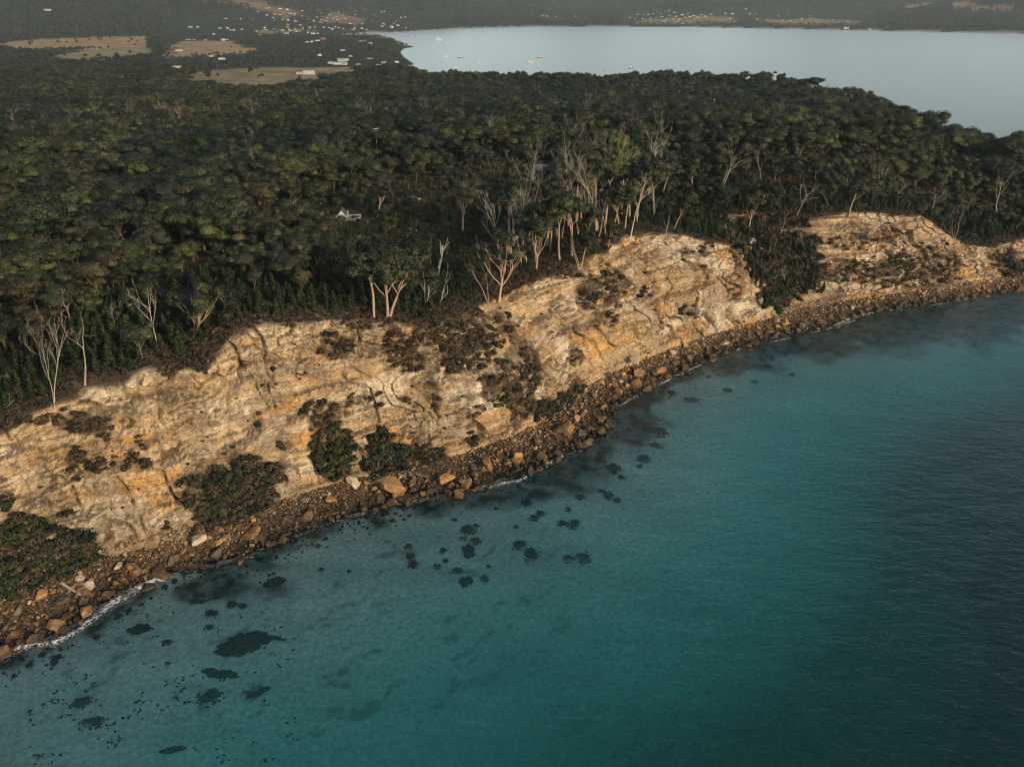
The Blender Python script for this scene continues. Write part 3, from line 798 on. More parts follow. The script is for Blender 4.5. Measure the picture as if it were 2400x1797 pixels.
def dead_parts(seed, H=14.0, stems=1, levels=3, lean=0.08, open_=0.55, nb=5, bole=0.35, thick=0.016, broken=False):
    rng = np.random.default_rng(seed)
    tb = MB()
    def rec(P, R, D, L, lev):
        for i in range(nb if lev == levels else rng.integers(2, 4)):
            f = rng.uniform(bole if lev == levels else 0.3, 0.98)
            i0 = f * (len(P) - 1); a = int(i0); q = P[a] + (P[min(a + 1, len(P) - 1)] - P[a]) * (i0 - a)
            r = np.interp(i0, np.arange(len(P)), R)
            d = sidedir(rng, D, open_ * rng.uniform(0.7, 1.5))
            l = L * rng.uniform(0.34, 0.62) * (1.1 - 0.35 * f)
            P1, R1, D1 = wander(rng, q, d, l, r * 0.6, max(r * 0.18, 0.018), 6, 0.2, 0.10)
            tb.tube(P1, R1, 5 if lev == levels else 4 if lev == levels - 1 else 3)
            if lev > 1: rec(P1, R1, D1, l, lev - 1)
    for k in range(stems):
        ang = k * 2.4 + rng.uniform(0, 1)
        d = np.array((lean * rng.normal() + (0.08 * math.cos(ang) if stems > 1 else 0), lean * rng.normal() + (0.08 * math.sin(ang) if stems > 1 else 0), 1.0))
        r = H * thick * (1 if k == 0 else 0.75)
        P, R, D = wander(rng, (0.2 * k, 0, -0.5), d / np.linalg.norm(d), H * (1 if k == 0 else rng.uniform(0.7, 0.95)), r, r * (0.45 if broken else 0.12), 10, 0.09, 0.02)
        R[0] *= 1.35
        tb.tube(P, R, 7)
        rec(P, R, D, H, levels)
    return tb

def cone_parts(seed, H=8.0, wide=0.17):
    rng = np.random.default_rng(seed)
    tb, cb = MB(), MB()
    P, R, D = wander(rng, (0, 0, -0.4), (0, 0, 1), H * 0.97, H * 0.013, H * 0.004, 6, 0.03)
    tb.tube(P, R, 5)
    n = 15
    for i in range(n):
        f = 0.14 + 0.86 * i / (n - 1)
        rr_ = H * wide * (1 - f) ** 0.75 + 0.16
        a = i * 2.4 + rng.uniform(-.4, .4)
        c = np.array((math.cos(a) * rr_ * 0.45, math.sin(a) * rr_ * 0.45, H * f * 0.96))
        rad = np.array((rr_ * 0.8, rr_ * 0.8, H * 0.085))
        sh = np.clip(0.42 + 0.13 * rng.normal(), 0.1, 0.9)
        cb.blob(rng, c, rad * 0.7, ICO1, 0, sh * 0.8)
        cb.cards(rng, c, rad, 48, 0.26, 0, up=0.25, lo=-0.7, shade=sh)
    return tb, cb

def shrub_parts(seed, r=1.4, n=9, per=44, card=0.19, twig=18, flat=0.75, core=True):
    rng = np.random.default_rng(seed)
    tb, cb = MB(), MB()
    for i in range(n):
        a = rng.uniform(0, 6.28); q = r * 0.8 * math.sqrt(rng.random())
        c = np.array((q * math.cos(a), q * math.sin(a), r * flat * rng.uniform(0.35, 0.75) * (1.15 - q / r)))
        rad = r * rng.uniform(0.24, 0.50) * np.array((1, 1, 0.8))
        sh = np.clip(0.45 + 0.18 * rng.normal(), 0.05, 0.95)
        if core: cb.blob(rng, c, rad * 0.66, ICO1, 0, sh * 0.95)
        cb.cards(rng, c, rad, per, card, 0, lo=-0.6, tilt=0.75, shade=sh)
    for i in range(twig):
        a = rng.uniform(0, 6.28)
        P, R, D = wander(rng, (0, 0, -0.2), (math.cos(a) * rng.uniform(.3, 1), math.sin(a) * rng.uniform(.3, 1), rng.uniform(0.5, 1.2)), r * rng.uniform(0.9, 1.5), 0.05, 0.02, 4, 0.25)
        tb.tube(P, R, 3)
    return tb, cb

def rock_mesh(name, seed, mats, ic=ICO3, flatz=0.8, cuts=11, rough=0.05):
    rng = np.random.default_rng(seed)
    V = ic[0].copy()
    V = V / (np.abs(V).max(1)[:, None] ** 0.55)
    for i in range(cuts):
        n = rng.normal(size=3); n /= np.linalg.norm(n)
        dd = rng.uniform(0.45, 0.86)
        e = V @ n - dd
        V = V - np.where(e > 0, e, 0)[:, None] * n * 0.97
    ph = rng.uniform(0, 50, 3)
    V = V * (1 + rough * (fbm(V[:, 0] * 2.4 + ph[0] + V[:, 2] * 1.7, V[:, 1] * 2.4 + ph[1] - V[:, 2] * 1.3, 4, seed % 1000)))[:, None]
    V *= np.array((1.0, rng.uniform(0.72, 1.0), flatz * rng.uniform(0.8, 1.1)))
    V /= np.abs(V[:, :2]).max()
    return mesh_np(name, V, [ic[1]], mats, False)

# ------------------------------------------------------------------ plant and rock materials
def leaf_mat(name, a, b, c):
    """a: dark tone, b: common tone, c: light tips; all real leaf colours."""
    t = NT(name)
    sh = t.attr('shade').outputs['Fac']
    oi = t.n('ObjectInfo').outputs['Random']
    nz = t.noise(0.55, 3, t.pos())
    f = t.math('ADD', t.math('MULTIPLY', sh, 0.8), t.math('MULTIPLY', t.math('SUBTRACT', nz, 0.4), 0.5))
    col_ = t.ramp(f, (0.15, a), (0.48, b), (0.85, c))
    col_ = t.mix(1.0, col_, t.ramp(oi, (0.0, (0.70, 0.72, 0.75)), (0.5, (1.0, 1.0, 1.0)), (1.0, (1.28, 1.22, 1.05))), 'MULTIPLY')
    pr = t.princ(col_, 0.62, None, 0.25)
    tl = t.n('BsdfTranslucent'); t.set(tl.inputs[0], col_)
    m = t.n('MixShader', ins={0: 0.18}); t.set(m.inputs[1], pr); t.set(m.inputs[2], tl)
    return t.done(m)
LEAF = {
    'olive': leaf_mat('leaf_olive', (0.009, 0.015, 0.009), (0.037, 0.048, 0.023), (0.135, 0.142, 0.068)),
    'dark green': leaf_mat('leaf_dark_green', (0.007, 0.014, 0.009), (0.022, 0.034, 0.018), (0.060, 0.074, 0.034)),
    'yellow-green': leaf_mat('leaf_yellow_green', (0.016, 0.025, 0.010), (0.056, 0.073, 0.026), (0.145, 0.158, 0.054)),
    'bronze': leaf_mat('leaf_bronze', (0.018, 0.017, 0.009), (0.056, 0.051, 0.025), (0.130, 0.114, 0.054)),
    'grey-green': leaf_mat('leaf_grey_green', (0.018, 0.021, 0.015), (0.047, 0.050, 0.034), (0.105, 0.105, 0.072)),
    'young green': leaf_mat('leaf_young_green', (0.010, 0.020, 0.007), (0.028, 0.046, 0.014), (0.064, 0.086, 0.026)),
    'lush green': leaf_mat('leaf_lush_green', (0.012, 0.022, 0.005), (0.036, 0.055, 0.010), (0.085, 0.105, 0.022)),
    'brown': leaf_mat('leaf_brown', (0.036, 0.025, 0.017), (0.092, 0.064, 0.040), (0.17, 0.125, 0.080)),
}
def bark_mat(name, a, b, rough=0.85):
    t = NT(name)
    p = t.n('TexCoord').outputs['Object']
    n = t.noise(2.2, 5, t.scaled(p, (1, 1, 0.3)))
    oi = t.n('ObjectInfo').outputs['Random']
    c = t.mix(t.math('ADD', n, t.math('MULTIPLY', t.math('SUBTRACT', oi, 0.5), 0.3)), a, b)
    return t.done(t.princ(c, rough, t.bump(n, 0.5, 0.08), 0.15))
M_BARK = bark_mat('gum_bark', (0.19, 0.115, 0.07), (0.50, 0.36, 0.24))
M_BARK_D = bark_mat('forest_bark', (0.07, 0.05, 0.035), (0.26, 0.20, 0.14))
M_DEAD = bark_mat('bleached_wood', (0.15, 0.12, 0.09), (0.44, 0.38, 0.31))
M_DEAD_W = bark_mat('white_dead_wood', (0.26, 0.22, 0.18), (0.58, 0.53, 0.46))
M_TWIG = bark_mat('grey_twigs', (0.10, 0.075, 0.055), (0.30, 0.24, 0.18))
def rock_mat(name, base, dark, light, wet=0.8):
    t = NT(name)
    p = t.pos(); o = t.n('TexCoord').outputs['Object']
    oi = t.n('ObjectInfo').outputs['Random']
    n = t.noise(1.6, 6, o, 0.65); n2 = t.noise(7.0, 4, o)
    c = t.mix(t.ramp(n, (0.35, 0), (0.68, 1)), base, dark)
    c = t.mix(t.ramp(n2, (0.52, 0), (0.72, 0.6)), c, light)
    c = t.mix(1.0, c, t.ramp(oi, (0, (0.55, 0.52, 0.50)), (0.6, (1.0, 1.0, 1.0)), (1, (1.25, 1.12, 1.0))), 'MULTIPLY')
    sp = t.n('SeparateXYZ'); t.set(sp.inputs[0], p)
    tide = t.n('MapRange', ins={'From Min': 1.9, 'From Max': 0.2}); t.set(tide.inputs[0], t.math('ADD', sp.outputs[2], t.math('MULTIPLY', n, -0.9)))
    c = t.mix(t.math('MULTIPLY', tide.outputs[0], wet), c, (0.020, 0.017, 0.012))
    return t.done(t.princ(c, 0.75, t.bump(t.math('ADD', n, t.math('MULTIPLY', n2, 0.4)), 0.7, 0.25), 0.3))
M_ROCK = rock_mat('shore_rock_brown', (0.235, 0.138, 0.062), (0.085, 0.050, 0.026), (0.36, 0.24, 0.13))
M_ROCK_O = rock_mat('shore_rock_orange', (0.40, 0.23, 0.09), (0.18, 0.10, 0.042), (0.50, 0.34, 0.18), 0.6)
M_ROCK_P = rock_mat('shore_rock_pale', (0.46, 0.39, 0.29), (0.26, 0.20, 0.135), (0.56, 0.50, 0.40), 0.5)
M_ROCK_G = rock_mat('shore_rock_grey', (0.145, 0.115, 0.08), (0.06, 0.048, 0.034), (0.26, 0.21, 0.155))
t = NT('weedy_rock')
n_ = t.noise(1.4, 6, t.pos())
oc_ = t.n('TexCoord').outputs['Object']
sx_ = t.n('VectorMath', operation='MULTIPLY'); t.set(sx_.inputs[0], oc_); sx_.inputs[1].default_value = (1, 1, 0)
ln_ = t.n('VectorMath', operation='LENGTH'); t.set(ln_.inputs[0], sx_.outputs[0])
fz_ = t.ramp(t.math('ADD', ln_.outputs['Value'], t.math('MULTIPLY', t.math('SUBTRACT', t.noise(1.7, 5, t.pos(), 0.7), 0.5), 1.5)), (0.55, 0), (1.0, 1))
SUNK_SH = (t.princ(t.ramp(n_, (0.3, (0.012, 0.013, 0.010)), (0.55, (0.030, 0.029, 0.020)), (0.85, (0.12, 0.105, 0.066))), 1.0, t.bump(n_, 0.8, 0.4), 0.0))
mx = t.n('MixShader'); t.set(mx.inputs[0], fz_); t.set(mx.inputs[1], SUNK_SH); t.set(mx.inputs[2], t.n('BsdfTransparent'))
M_SUNK = t.done(mx)

# ------------------------------------------------------------------ kinds
def lib_collection(name):
    return bpy.data.collections.new(name)
GUM = []                                       # (trunk mesh, crown builder) of forest gums
for i in range(8):
    tb, cb = gum_parts(100 + i, bole=0.34 + 0.03 * (i % 4), nl=4 + i % 2, clump=0.118 + 0.012 * (i % 3), per=110, card=0.30, k=4, spread=0.42, extra=7)
    GUM.append((tb.build('trunk', [M_BARK_D], False), cb.build('crown', [LEAF['olive']])))
GUM_LOW = []
for i in range(5):
    tb, cb = gum_parts(200 + i, nl=3, clump=0.16, per=26, card=0.75, k=3, extra=3)
    GUM_LOW.append((tb, cb))
CONE = []
for i in range(6):
    tb, cb = cone_parts(300 + i, wide=0.15 + 0.02 * (i % 3))
    CONE.append((tb.build('trunk', [M_BARK_D], False), cb.build('crown', [LEAF['young green']])))
SHRUB = []
for i in range(6):
    tb, cb = shrub_parts(400 + i, flat=0.7 + 0.1 * (i % 3), twig=8 + 3 * (i % 2))
    SHRUB.append((tb.build('twigs', [M_TWIG], False), cb.build('foliage', [LEAF['brown']])))
DEAD = [dead_parts(500 + i, stems=1 + (i % 3 == 0), nb=6 + i % 3, open_=0.5 + 0.05 * (i % 4), thick=0.0125).build('dead_tree', [M_DEAD], False) for i in range(8)]
ROCK = [rock_mesh('boulder', 600 + i, [M_ROCK], flatz=0.62 + 0.05 * (i % 5), cuts=12 + i % 6, rough=0.035) for i in range(12)]

def joined(name, pairs_mats):
    """One mesh out of meshes: [(mesh, material)] with split normals kept."""
    import bmesh
    V, Qs, Ts, mq, mt, N, S, off = [], [], [], [], [], [], [], 0
    for k_, (me, _) in enumerate(pairs_mats):
        nv = len(me.vertices)
        co = np.empty(nv * 3, np.float32); me.vertices.foreach_get('co', co)
        lt = np.empty(len(me.polygons), np.int32); me.polygons.foreach_get('loop_total', lt)
        li = np.empty(len(me.loops), np.int32); me.loops.foreach_get('vertex_index', li)
        ls = np.empty(len(me.polygons), np.int32); me.polygons.foreach_get('loop_start', ls)
        nn = np.empty(len(me.loops) * 3, np.float32)
        me.corner_normals.foreach_get('vector', nn); nn = nn.reshape(-1, 3)
        vn = np.zeros((nv, 3)); vn[li] = nn
        sh = np.empty(nv, np.float32); me.attributes['shade'].data.foreach_get('value', sh)
        V.append(co.reshape(-1, 3)); N.append(vn); S.append(sh)
        q = ls[lt == 4]; tr_ = ls[lt == 3]
        if len(q): Qs.append(li[q[:, None] + np.arange(4)] + off); mq += [k_] * len(q)
        if len(tr_): Ts.append(li[tr_[:, None] + np.arange(3)] + off); mt += [k_] * len(tr_)
        off += nv
    F = ([np.concatenate(Qs)] if Qs else []) + ([np.concatenate(Ts)] if Ts else [])
    me = mesh_np(name, np.concatenate(V), F, [m for _, m in pairs_mats], True, (mq if Qs else []) + (mt if Ts else []), {'shade': np.concatenate(S)})
    me.normals_split_custom_set_from_vertices([tuple(x) for x in np.concatenate(N)])
    return me

def scatter(name, P, rot, scl, idx, coll, label=None):
    """A crowd nobody could count: instances of the kinds in COLL on points; one object of kind stuff."""
    P = np.asarray(P, np.float32)
    me = bpy.data.meshes.new(name)
    me.vertices.add(len(P)); me.vertices.foreach_set('co', P.ravel())
    for k, a, ty, f in (('turn', rot, 'FLOAT_VECTOR', 'vector'), ('size', scl, 'FLOAT_VECTOR', 'vector'), ('which', idx, 'INT', 'value')):
        at = me.attributes.new(k, ty, 'POINT')
        at.data.foreach_set(f, np.ascontiguousarray(np.asarray(a), np.int32 if ty == 'INT' else np.float32).ravel())
    o = obj(name, me)
    g = bpy.data.node_groups.new(name, 'GeometryNodeTree')
    g.interface.new_socket('Geometry', in_out='INPUT', socket_type='NodeSocketGeometry')
    g.interface.new_socket('Geometry', in_out='OUTPUT', socket_type='NodeSocketGeometry')
    N = g.nodes.new; L = g.links.new
    gi, go = N('NodeGroupInput'), N('NodeGroupOutput')
    ci = N('GeometryNodeCollectionInfo'); ci.inputs['Collection'].default_value = coll
    ci.inputs['Separate Children'].default_value = True; ci.inputs['Reset Children'].default_value = True
    ip = N('GeometryNodeInstanceOnPoints')
    def na(k, ty):
        x = N('GeometryNodeInputNamedAttribute'); x.data_type = ty; x.inputs['Name'].default_value = k
        return x.outputs['Attribute']
    er = N('FunctionNodeEulerToRotation')
    L(na('turn', 'FLOAT_VECTOR'), er.inputs[0]); L(er.outputs[0], ip.inputs['Rotation'])
    L(na('size', 'FLOAT_VECTOR'), ip.inputs['Scale']); L(na('which', 'INT'), ip.inputs['Instance Index'])
    ip.inputs['Pick Instance'].default_value = True
    L(gi.outputs[0], ip.inputs['Points']); L(ci.outputs[0], ip.inputs['Instance']); L(ip.outputs[0], go.inputs[0])
    md = o.modifiers.new('scatter', 'NODES'); md.node_group = g
    tag(o, label, kind='stuff')
    return o

def lib_add(coll, i, me):
    o = bpy.data.objects.new('%s_%03d' % (coll.name, i), me)
    coll.objects.link(o)
    return o
TONES = ['olive', 'dark green', 'yellow-green', 'bronze', 'grey-green']
LIB_GUM = lib_collection('forest_gum_kinds')
for a, (tm, cm) in enumerate(GUM):
    for b, tone in enumerate(TONES):
        lib_add(LIB_GUM, a * 5 + b, joined('gum', [(tm, M_BARK_D), (cm, LEAF[tone])]))
LIB_FAR = lib_collection('far_gum_kinds')
for a, (tb, cb) in enumerate(GUM_LOW):
    tm, cm = tb.build('trunk', [M_BARK_D], False), cb.build('crown', [LEAF['olive']])
    for b, tone in enumerate(('olive', 'dark green', 'grey-green')):
        lib_add(LIB_FAR, a * 3 + b, joined('far_gum', [(tm, M_BARK_D), (cm, LEAF[tone])]))
LIB_CONE = lib_collection('young_tree_kinds')
for a, (tm, cm) in enumerate(CONE):
    for b, tone in enumerate(('young green', 'dark green')):
        lib_add(LIB_CONE, a * 2 + b, joined('young', [(tm, M_BARK_D), (cm, LEAF[tone])]))
LIB_SHRUB = lib_collection('shrub_kinds')
for a, (tm, cm) in enumerate(SHRUB):
    for b, tone in enumerate(('brown', 'bronze', 'dark green', 'lush green')):
        lib_add(LIB_SHRUB, a * 4 + b, joined('bush', [(tm, M_TWIG), (cm, LEAF[tone])]))
LIB_ROCK = lib_collection('rubble_kinds')
RK2 = [rock_mesh('rubble', 650 + i, [M_ROCK], ICO2, flatz=0.6 + 0.06 * (i % 4), cuts=8) for i in range(8)]
for a, me in enumerate(RK2):
    for b, m in enumerate((M_ROCK, M_ROCK_G, M_ROCK_O, M_ROCK_P)):
        m2 = me.copy(); m2.materials.clear(); m2.materials.append(m); lib_add(LIB_ROCK, a * 4 + b, m2)

# ------------------------------------------------------------------ labels: what it looks like, then what it stands beside
MARKS = [('white-gabled house', 757, 447), ('wooden power pole', 816, 290), ('broad half-dead gum', 420, 650), ('twin-stemmed tree', 110, 790), ('white snapped trunk', 946, 560),
         ('bare fan-shaped gum', 1085, 560), ('tall gum grove', 1330, 400), ('spreading bleached tree', 1558, 375), ('wooded gully', 1700, 590), ('far cliff', 1900, 470), ('curved headland cliff', 1450, 510),
         ('farmhouse pasture', 600, 170), ('vineyard field', 230, 118), ('bay shore', 1350, 160), ('bay-side point', 1960, 250), ('far leaning tree', 2065, 500), ('leaning white gum', 1370, 460),
         ('leafy cliff-edge gums', 830, 600), ('grey tin roof', 1168, 356), ('slumped cliff slope', 1000, 740), ('thin bleached pole', 284, 520), ('forked bleached tree', 330, 690), ('low grey roof', 899, 424), ('umbrella-crowned tree', 649, 615)]
CMARKS = [('big orange boulder', 850, 1055), ('white wedge boulder', 760, 1040), ('square block boulder', 1225, 930), ('round green bush', 1178, 880), ('large thicket', 500, 1075), ('near-end bushes', 75, 1215),
          ('breaking wave', 300, 1270), ('slumped cliff slope', 1000, 740), ('curved headland cliff', 1450, 600), ('wooded gully', 1700, 620), ('far cliff', 1900, 560), ('grey driftwood log', 160, 1272), ('green ledge bushes', 860, 985),
          ('half-sunken offshore slab', 1140, 1036), ('gully mouth rocks', 1740, 700), ('gravel fan', 1390, 790), ('orange overhang', 1215, 745), ('banded upper cliff', 560, 740), ('pale cliff corner', 1080, 670), ('far shore end', 2150, 620), ('leafy strip', 720, 975),
          ('pale white boulder', 428, 1165), ('twin tan boulders', 285, 1230), ('outermost round boulder', 1480, 797), ('grey-topped boulder', 470, 1195)]
ORD = ['leftmost', 'second from left', 'third from left', 'fourth from left', 'fifth from left', 'sixth from left', 'seventh from left', 'eighth from left', 'ninth from left', 'tenth from left', 'eleventh from left', 'twelfth from left', 'thirteenth from left', 'fourteenth from left', 'fifteenth from left']
NUM = ['zero', 'one', 'two', 'three', 'four', 'five', 'six', 'seven', 'eight', 'nine', 'ten', 'eleven', 'twelve', 'thirteen', 'fourteen', 'fifteen', 'sixteen', 'seventeen', 'eighteen', 'nineteen', 'twenty']
PENDING = []
def place(u, v, marks):
    m = min(marks, key=lambda q: math.hypot(u - q[1], 1.5 * (v - q[2])))
    du, dv = u - m[1], v - m[2]
    dist = math.hypot(du, dv)
    far_ = 'just ' if dist < 45 else '' if dist < 105 else 'well '
    rel = ('right of' if du > 0 else 'left of') if abs(du) > 1.2 * abs(dv) else ('behind' if dv < 0 else 'in front of')
    if marks is CMARKS: rel = {'behind': 'above', 'in front of': 'below'}.get(rel, rel)
    return f'{far_}{rel} the {m[0]}'
def later(o, adj, noun, u, v, marks, plural=None):
    PENDING.append((o, adj, noun, place(u, v, marks), u, plural or noun + 's'))
def trim(s):
    import re
    if len(re.findall(r"[A-Za-z0-9][A-Za-z0-9'’-]*", s)) > 16:
        for a, b in ((' well ', ' '), (' just ', ' '), ('from left of', 'left of'), (' the ', ' '), ('standing ', '')):
            s = s.replace(a, b, 1)
            if len(re.findall(r"[A-Za-z0-9][A-Za-z0-9'’-]*", s)) <= 16: break
    return s
def write_labels():
    by = {}
    for r in PENDING: by.setdefault((r[1], r[2], r[3]), []).append(r)
    for (adj, noun, pl), L in by.items():
        L.sort(key=lambda r: r[4])
        n = len(L)
        for i, r in enumerate(L):
            if n == 1: r[0]['label'] = trim(f'{adj} {noun} {pl}')
            else:
                o_ = 'rightmost' if i == n - 1 else ORD[min(i, len(ORD) - 1)] if i < (n + 1) // 2 or n <= 3 else (ORD[min(n - 1 - i, len(ORD) - 1)].replace('left', 'right'))
                if n == 3 and i == 1: o_ = 'middle'
                r[0]['label'] = trim(f'{o_} of {NUM[min(n, 20)]} {adj} {r[5]} {pl}')

def set_mat(o, m):
    o.material_slots[0].link = 'OBJECT'; o.material_slots[0].material = m
def thing(name, loc, cat, group=None, label=None, rz=0.0, scale=None):
    o = bpy.data.objects.new(name, None); COL.objects.link(o)
    o.empty_display_size = 0.5
    o.location = loc; o.rotation_euler = (0, 0, rz)
    if scale is not None: o.scale = scale if hasattr(scale, '__len__') else (scale,) * 3
    return tag(o, label, cat, group)
def dup(src, parent=None):
    c = src.copy(); COL.objects.link(c)
    if parent is not None:
        c.parent = parent; c.matrix_parent_inverse = Matrix.Identity(4)
    return c

# ------------------------------------------------------------------ houses
def paint(name, c, rough=0.7, spec=0.3):
    t = NT(name)
    n = t.noise(1.2, 4, t.n('TexCoord').outputs['Object'])
    return t.done(t.princ(t.mix(1.0, c, t.ramp(n, (0.3, 0.82), (0.7, 1.08)), 'MULTIPLY'), rough, None, spec))
WALL = {k: paint('wall_' + k, c) for k, c in {'white': (0.55, 0.52, 0.47), 'cream': (0.62, 0.53, 0.40), 'tan': (0.45, 0.34, 0.24), 'pink': (0.55, 0.34, 0.26), 'grey': (0.36, 0.36, 0.35), 'brick': (0.32, 0.13, 0.08)}.items()}
def tin(name, c):
    t = NT(name)
    o = t.n('TexCoord').outputs['Object']
    n = t.noise(0.8, 4, o)
    return t.done(t.princ(t.mix(1.0, c, t.ramp(n, (0.3, 0.8), (0.7, 1.1)), 'MULTIPLY'), 0.42, None, 0.5))
ROOF = {k: tin('roof_' + k, c) for k, c in {'pale blue': (0.27, 0.31, 0.34), 'white': (0.50, 0.49, 0.46), 'grey': (0.24, 0.26, 0.27), 'dark': (0.07, 0.08, 0.10), 'red': (0.40, 0.11, 0.07), 'green': (0.30, 0.36, 0.31), 'navy': (0.035, 0.05, 0.12)}.items()}
t = NT('window_glass'); M_GLASS = t.done(t.princ((0.02, 0.025, 0.03), 0.12, None, 0.6))
M_TRIM = paint('white_trim', (0.7, 0.7, 0.68))

def wall_mesh(w, l, h, rise):
    V = [(-w, -l, -1.5), (w, -l, -1.5), (w, l, -1.5), (-w, l, -1.5), (-w, -l, h), (w, -l, h), (w, l, h), (-w, l, h), (-w, 0, h + rise), (w, 0, h + rise)]
    return np.array(V), [np.array([(0, 1, 5, 4), (2, 3, 7, 6)]), np.array([(3, 0, 4), (1, 2, 6), (3, 4, 7), (1, 6, 5), (4, 8, 7), (5, 6, 9)])]
def roof_mesh(w, l, h, rise, ov=0.45, th=0.14, hip=0.0):
    """Two pitched sheets with thickness; the ridge runs along x."""
    sl = rise / l
    V, F = [], []
    for sgn in (-1, 1):
        b = len(V)
        y0, z0 = sgn * (l + ov), h - ov * sl
        for dz in (0.02, 0.02 + th):
            V += [(-w - ov, y0, z0 + dz), (w + ov, y0, z0 + dz), (w + ov - hip, 0, h + rise + dz), (-w - ov + hip, 0, h + rise + dz)]
        F += [(b, b + 1, b + 2, b + 3), (b + 4, b + 5, b + 6, b + 7), (b, b + 1, b + 5, b + 4), (b + 1, b + 2, b + 6, b + 5), (b + 3, b, b + 4, b + 7)]
    if hip:
        V += [(-w - ov, -l - ov, h - ov * sl + th), (-w - ov, l + ov, h - ov * sl + th), (-w - ov + hip, 0, h + rise + th), (w + ov, -l - ov, h - ov * sl + th), (w + ov, l + ov, h - ov * sl + th), (w + ov - hip, 0, h + rise + th)]
        n = len(V)
        return np.array(V), [np.array(F), np.array([(n - 6, n - 5, n - 4), (n - 3, n - 2, n - 1)])]
    return np.array(V), [np.array(F)]
def box(x0, x1, y0, y1, z0, z1):
    V = np.array([(x, y, z) for x in (x0, x1) for y in (y0, y1) for z in (z0, z1)])
    return V, [np.array([(0, 1, 3, 2), (4, 6, 7, 5), (0, 4, 5, 1), (2, 3, 7, 6), (0, 2, 6, 4), (1, 5, 7, 3)])]

HSHAPE = []
for i, (w_, l_, h_, r_, hp) in enumerate(((6, 4, 2.8, 1.7, 0), (7.5, 4.2, 2.8, 1.5, 3.0), (5, 4, 4.6, 1.6, 0), (9, 4.5, 3.0, 1.4, 0), (4.5, 3.5, 2.6, 1.2, 2.0))):
    HSHAPE.append((mesh_np('wall', *wall_mesh(w_, l_, h_, r_), [WALL['white']], False), mesh_np('roof', *roof_mesh(w_, l_, h_, r_, hip=hp), [ROOF['grey']], False), w_, l_, h_))
HOUSES = []                                                       # plan x, y, half width for clearing trees in front
MARKV = [('farmhouse pasture', 600, 160), ('sheltered cove beach', 770, 72), ('headland point', 890, 98), ('large straw paddock', 160, 95), ('hillside clearing', 640, 22), ('far bay beach', 950, 62), ('smaller straw paddock', 460, 104), ('town centre', 620, 62), ('hillside streets', 700, 35),
         ('bay-side point', 1960, 250), ('far shore suburb', 1450, 42), ('cleared far slope', 1640, 28), ('far green', 1760, 45), ('waterside trees', 1180, 32), ('green-roofed shed row', 745, 138), ('far straw strip', 2080, 15), ('bayside trees', 1450, 165), ('white-gabled house', 757, 447), ('foreshore houses', 880, 55)]
def house(u, v, wall, roof, size=1.0, shape=None, rz=None, zlift=0.0):
    x, y, z = hit(u, v, 200)
    k_ = random.randrange(len(HSHAPE)) if shape is None else shape
    wm, rm_, w_, l_, h_ = HSHAPE[k_]
    r = thing('house', (x, y, z + zlift), 'house', 'houses of the bay town', rz=random.uniform(-0.6, 0.6) if rz is None else rz, scale=size)
    a = obj('wall', wm, r); b = obj('roof', rm_, r)
    set_mat(a, WALL[wall]); set_mat(b, ROOF[roof])
    HOUSES.append((x, y, w_ * size))
    two = 'two-storey ' if h_ > 4 else ''
    later(r, f'{roof}-roofed {wall}-walled', f'{two}house', u, v, MARKV)
    return r

VIL = [(850, 70), (945, 75), (1005, 82), (755, 103), (830, 132), (880, 155), (1030, 118), (1130, 92), (1130, 140), (1270, 92), (1370, 128), (1420, 85), (1490, 130), (1010, 175), (1235, 185), (1300, 170), (1340, 180), (1400, 165), (1060, 128), (1260, 150), (1450, 110), (1530, 118), (1590, 130), (1440, 170), (1190, 165),
       (170, 235), (232, 235), (420, 245), (490, 245), (515, 262), (545, 262), (610, 255), (820, 260), (890, 258), (1030, 265), (1085, 275), (1140, 245), (1200, 240), (1320, 238), (1365, 240), (1450, 240), (1490, 252), (1570, 258), (1650, 248), (1690, 255), (475, 160), (600, 165),
       (150, 345), (200, 345), (300, 348), (450, 350), (480, 345), (770, 302), (1000, 290), (1185, 285), (1228, 292), (1270, 292), (1220, 365), (1265, 352), (1180, 368), (1680, 355), (1725, 375), (1640, 360), (370, 298),
       (70, 440), (350, 488), (443, 512), (1285, 480), (1485, 438), (1555, 488), (1720, 508), (1480, 528), (1500, 560), (1385, 548), (1620, 562), (1800, 578), (1840, 545), (1950, 540), (2060, 572), (2110, 578),
       (1820, 225), (1830, 232), (1905, 240), (1960, 220), (1950, 185), (2025, 150), (2030, 242), (1990, 155), (1845, 210)]
wch = ['white'] * 6 + ['cream'] * 4 + ['tan', 'pink', 'grey']; rch = ['pale blue', 'white', 'grey', 'pale blue', 'white', 'red', 'dark', 'green', 'white']
rs = random.Random(3)
for a, b in VIL:
    house(369 + a * 0.25, b * 0.25, rs.choice(wch), rs.choice(rch), rs.uniform(0.62, 1.0))
for k_ in range(56):
    a, b = rs.uniform(650, 1980), rs.uniform(70, 275)
    if b > 250 - 0.0 and a > 1480: b -= 60
    house(369 + a * .25, b * .25, rs.choice(wch + ['tan', 'grey', 'cream']), rs.choice(rch + ['grey', 'dark', 'green']), rs.uniform(0.5, 0.8))
house(369 + 1315 * .25, 340 * .25, 'brick', 'red', 1.2, 1)
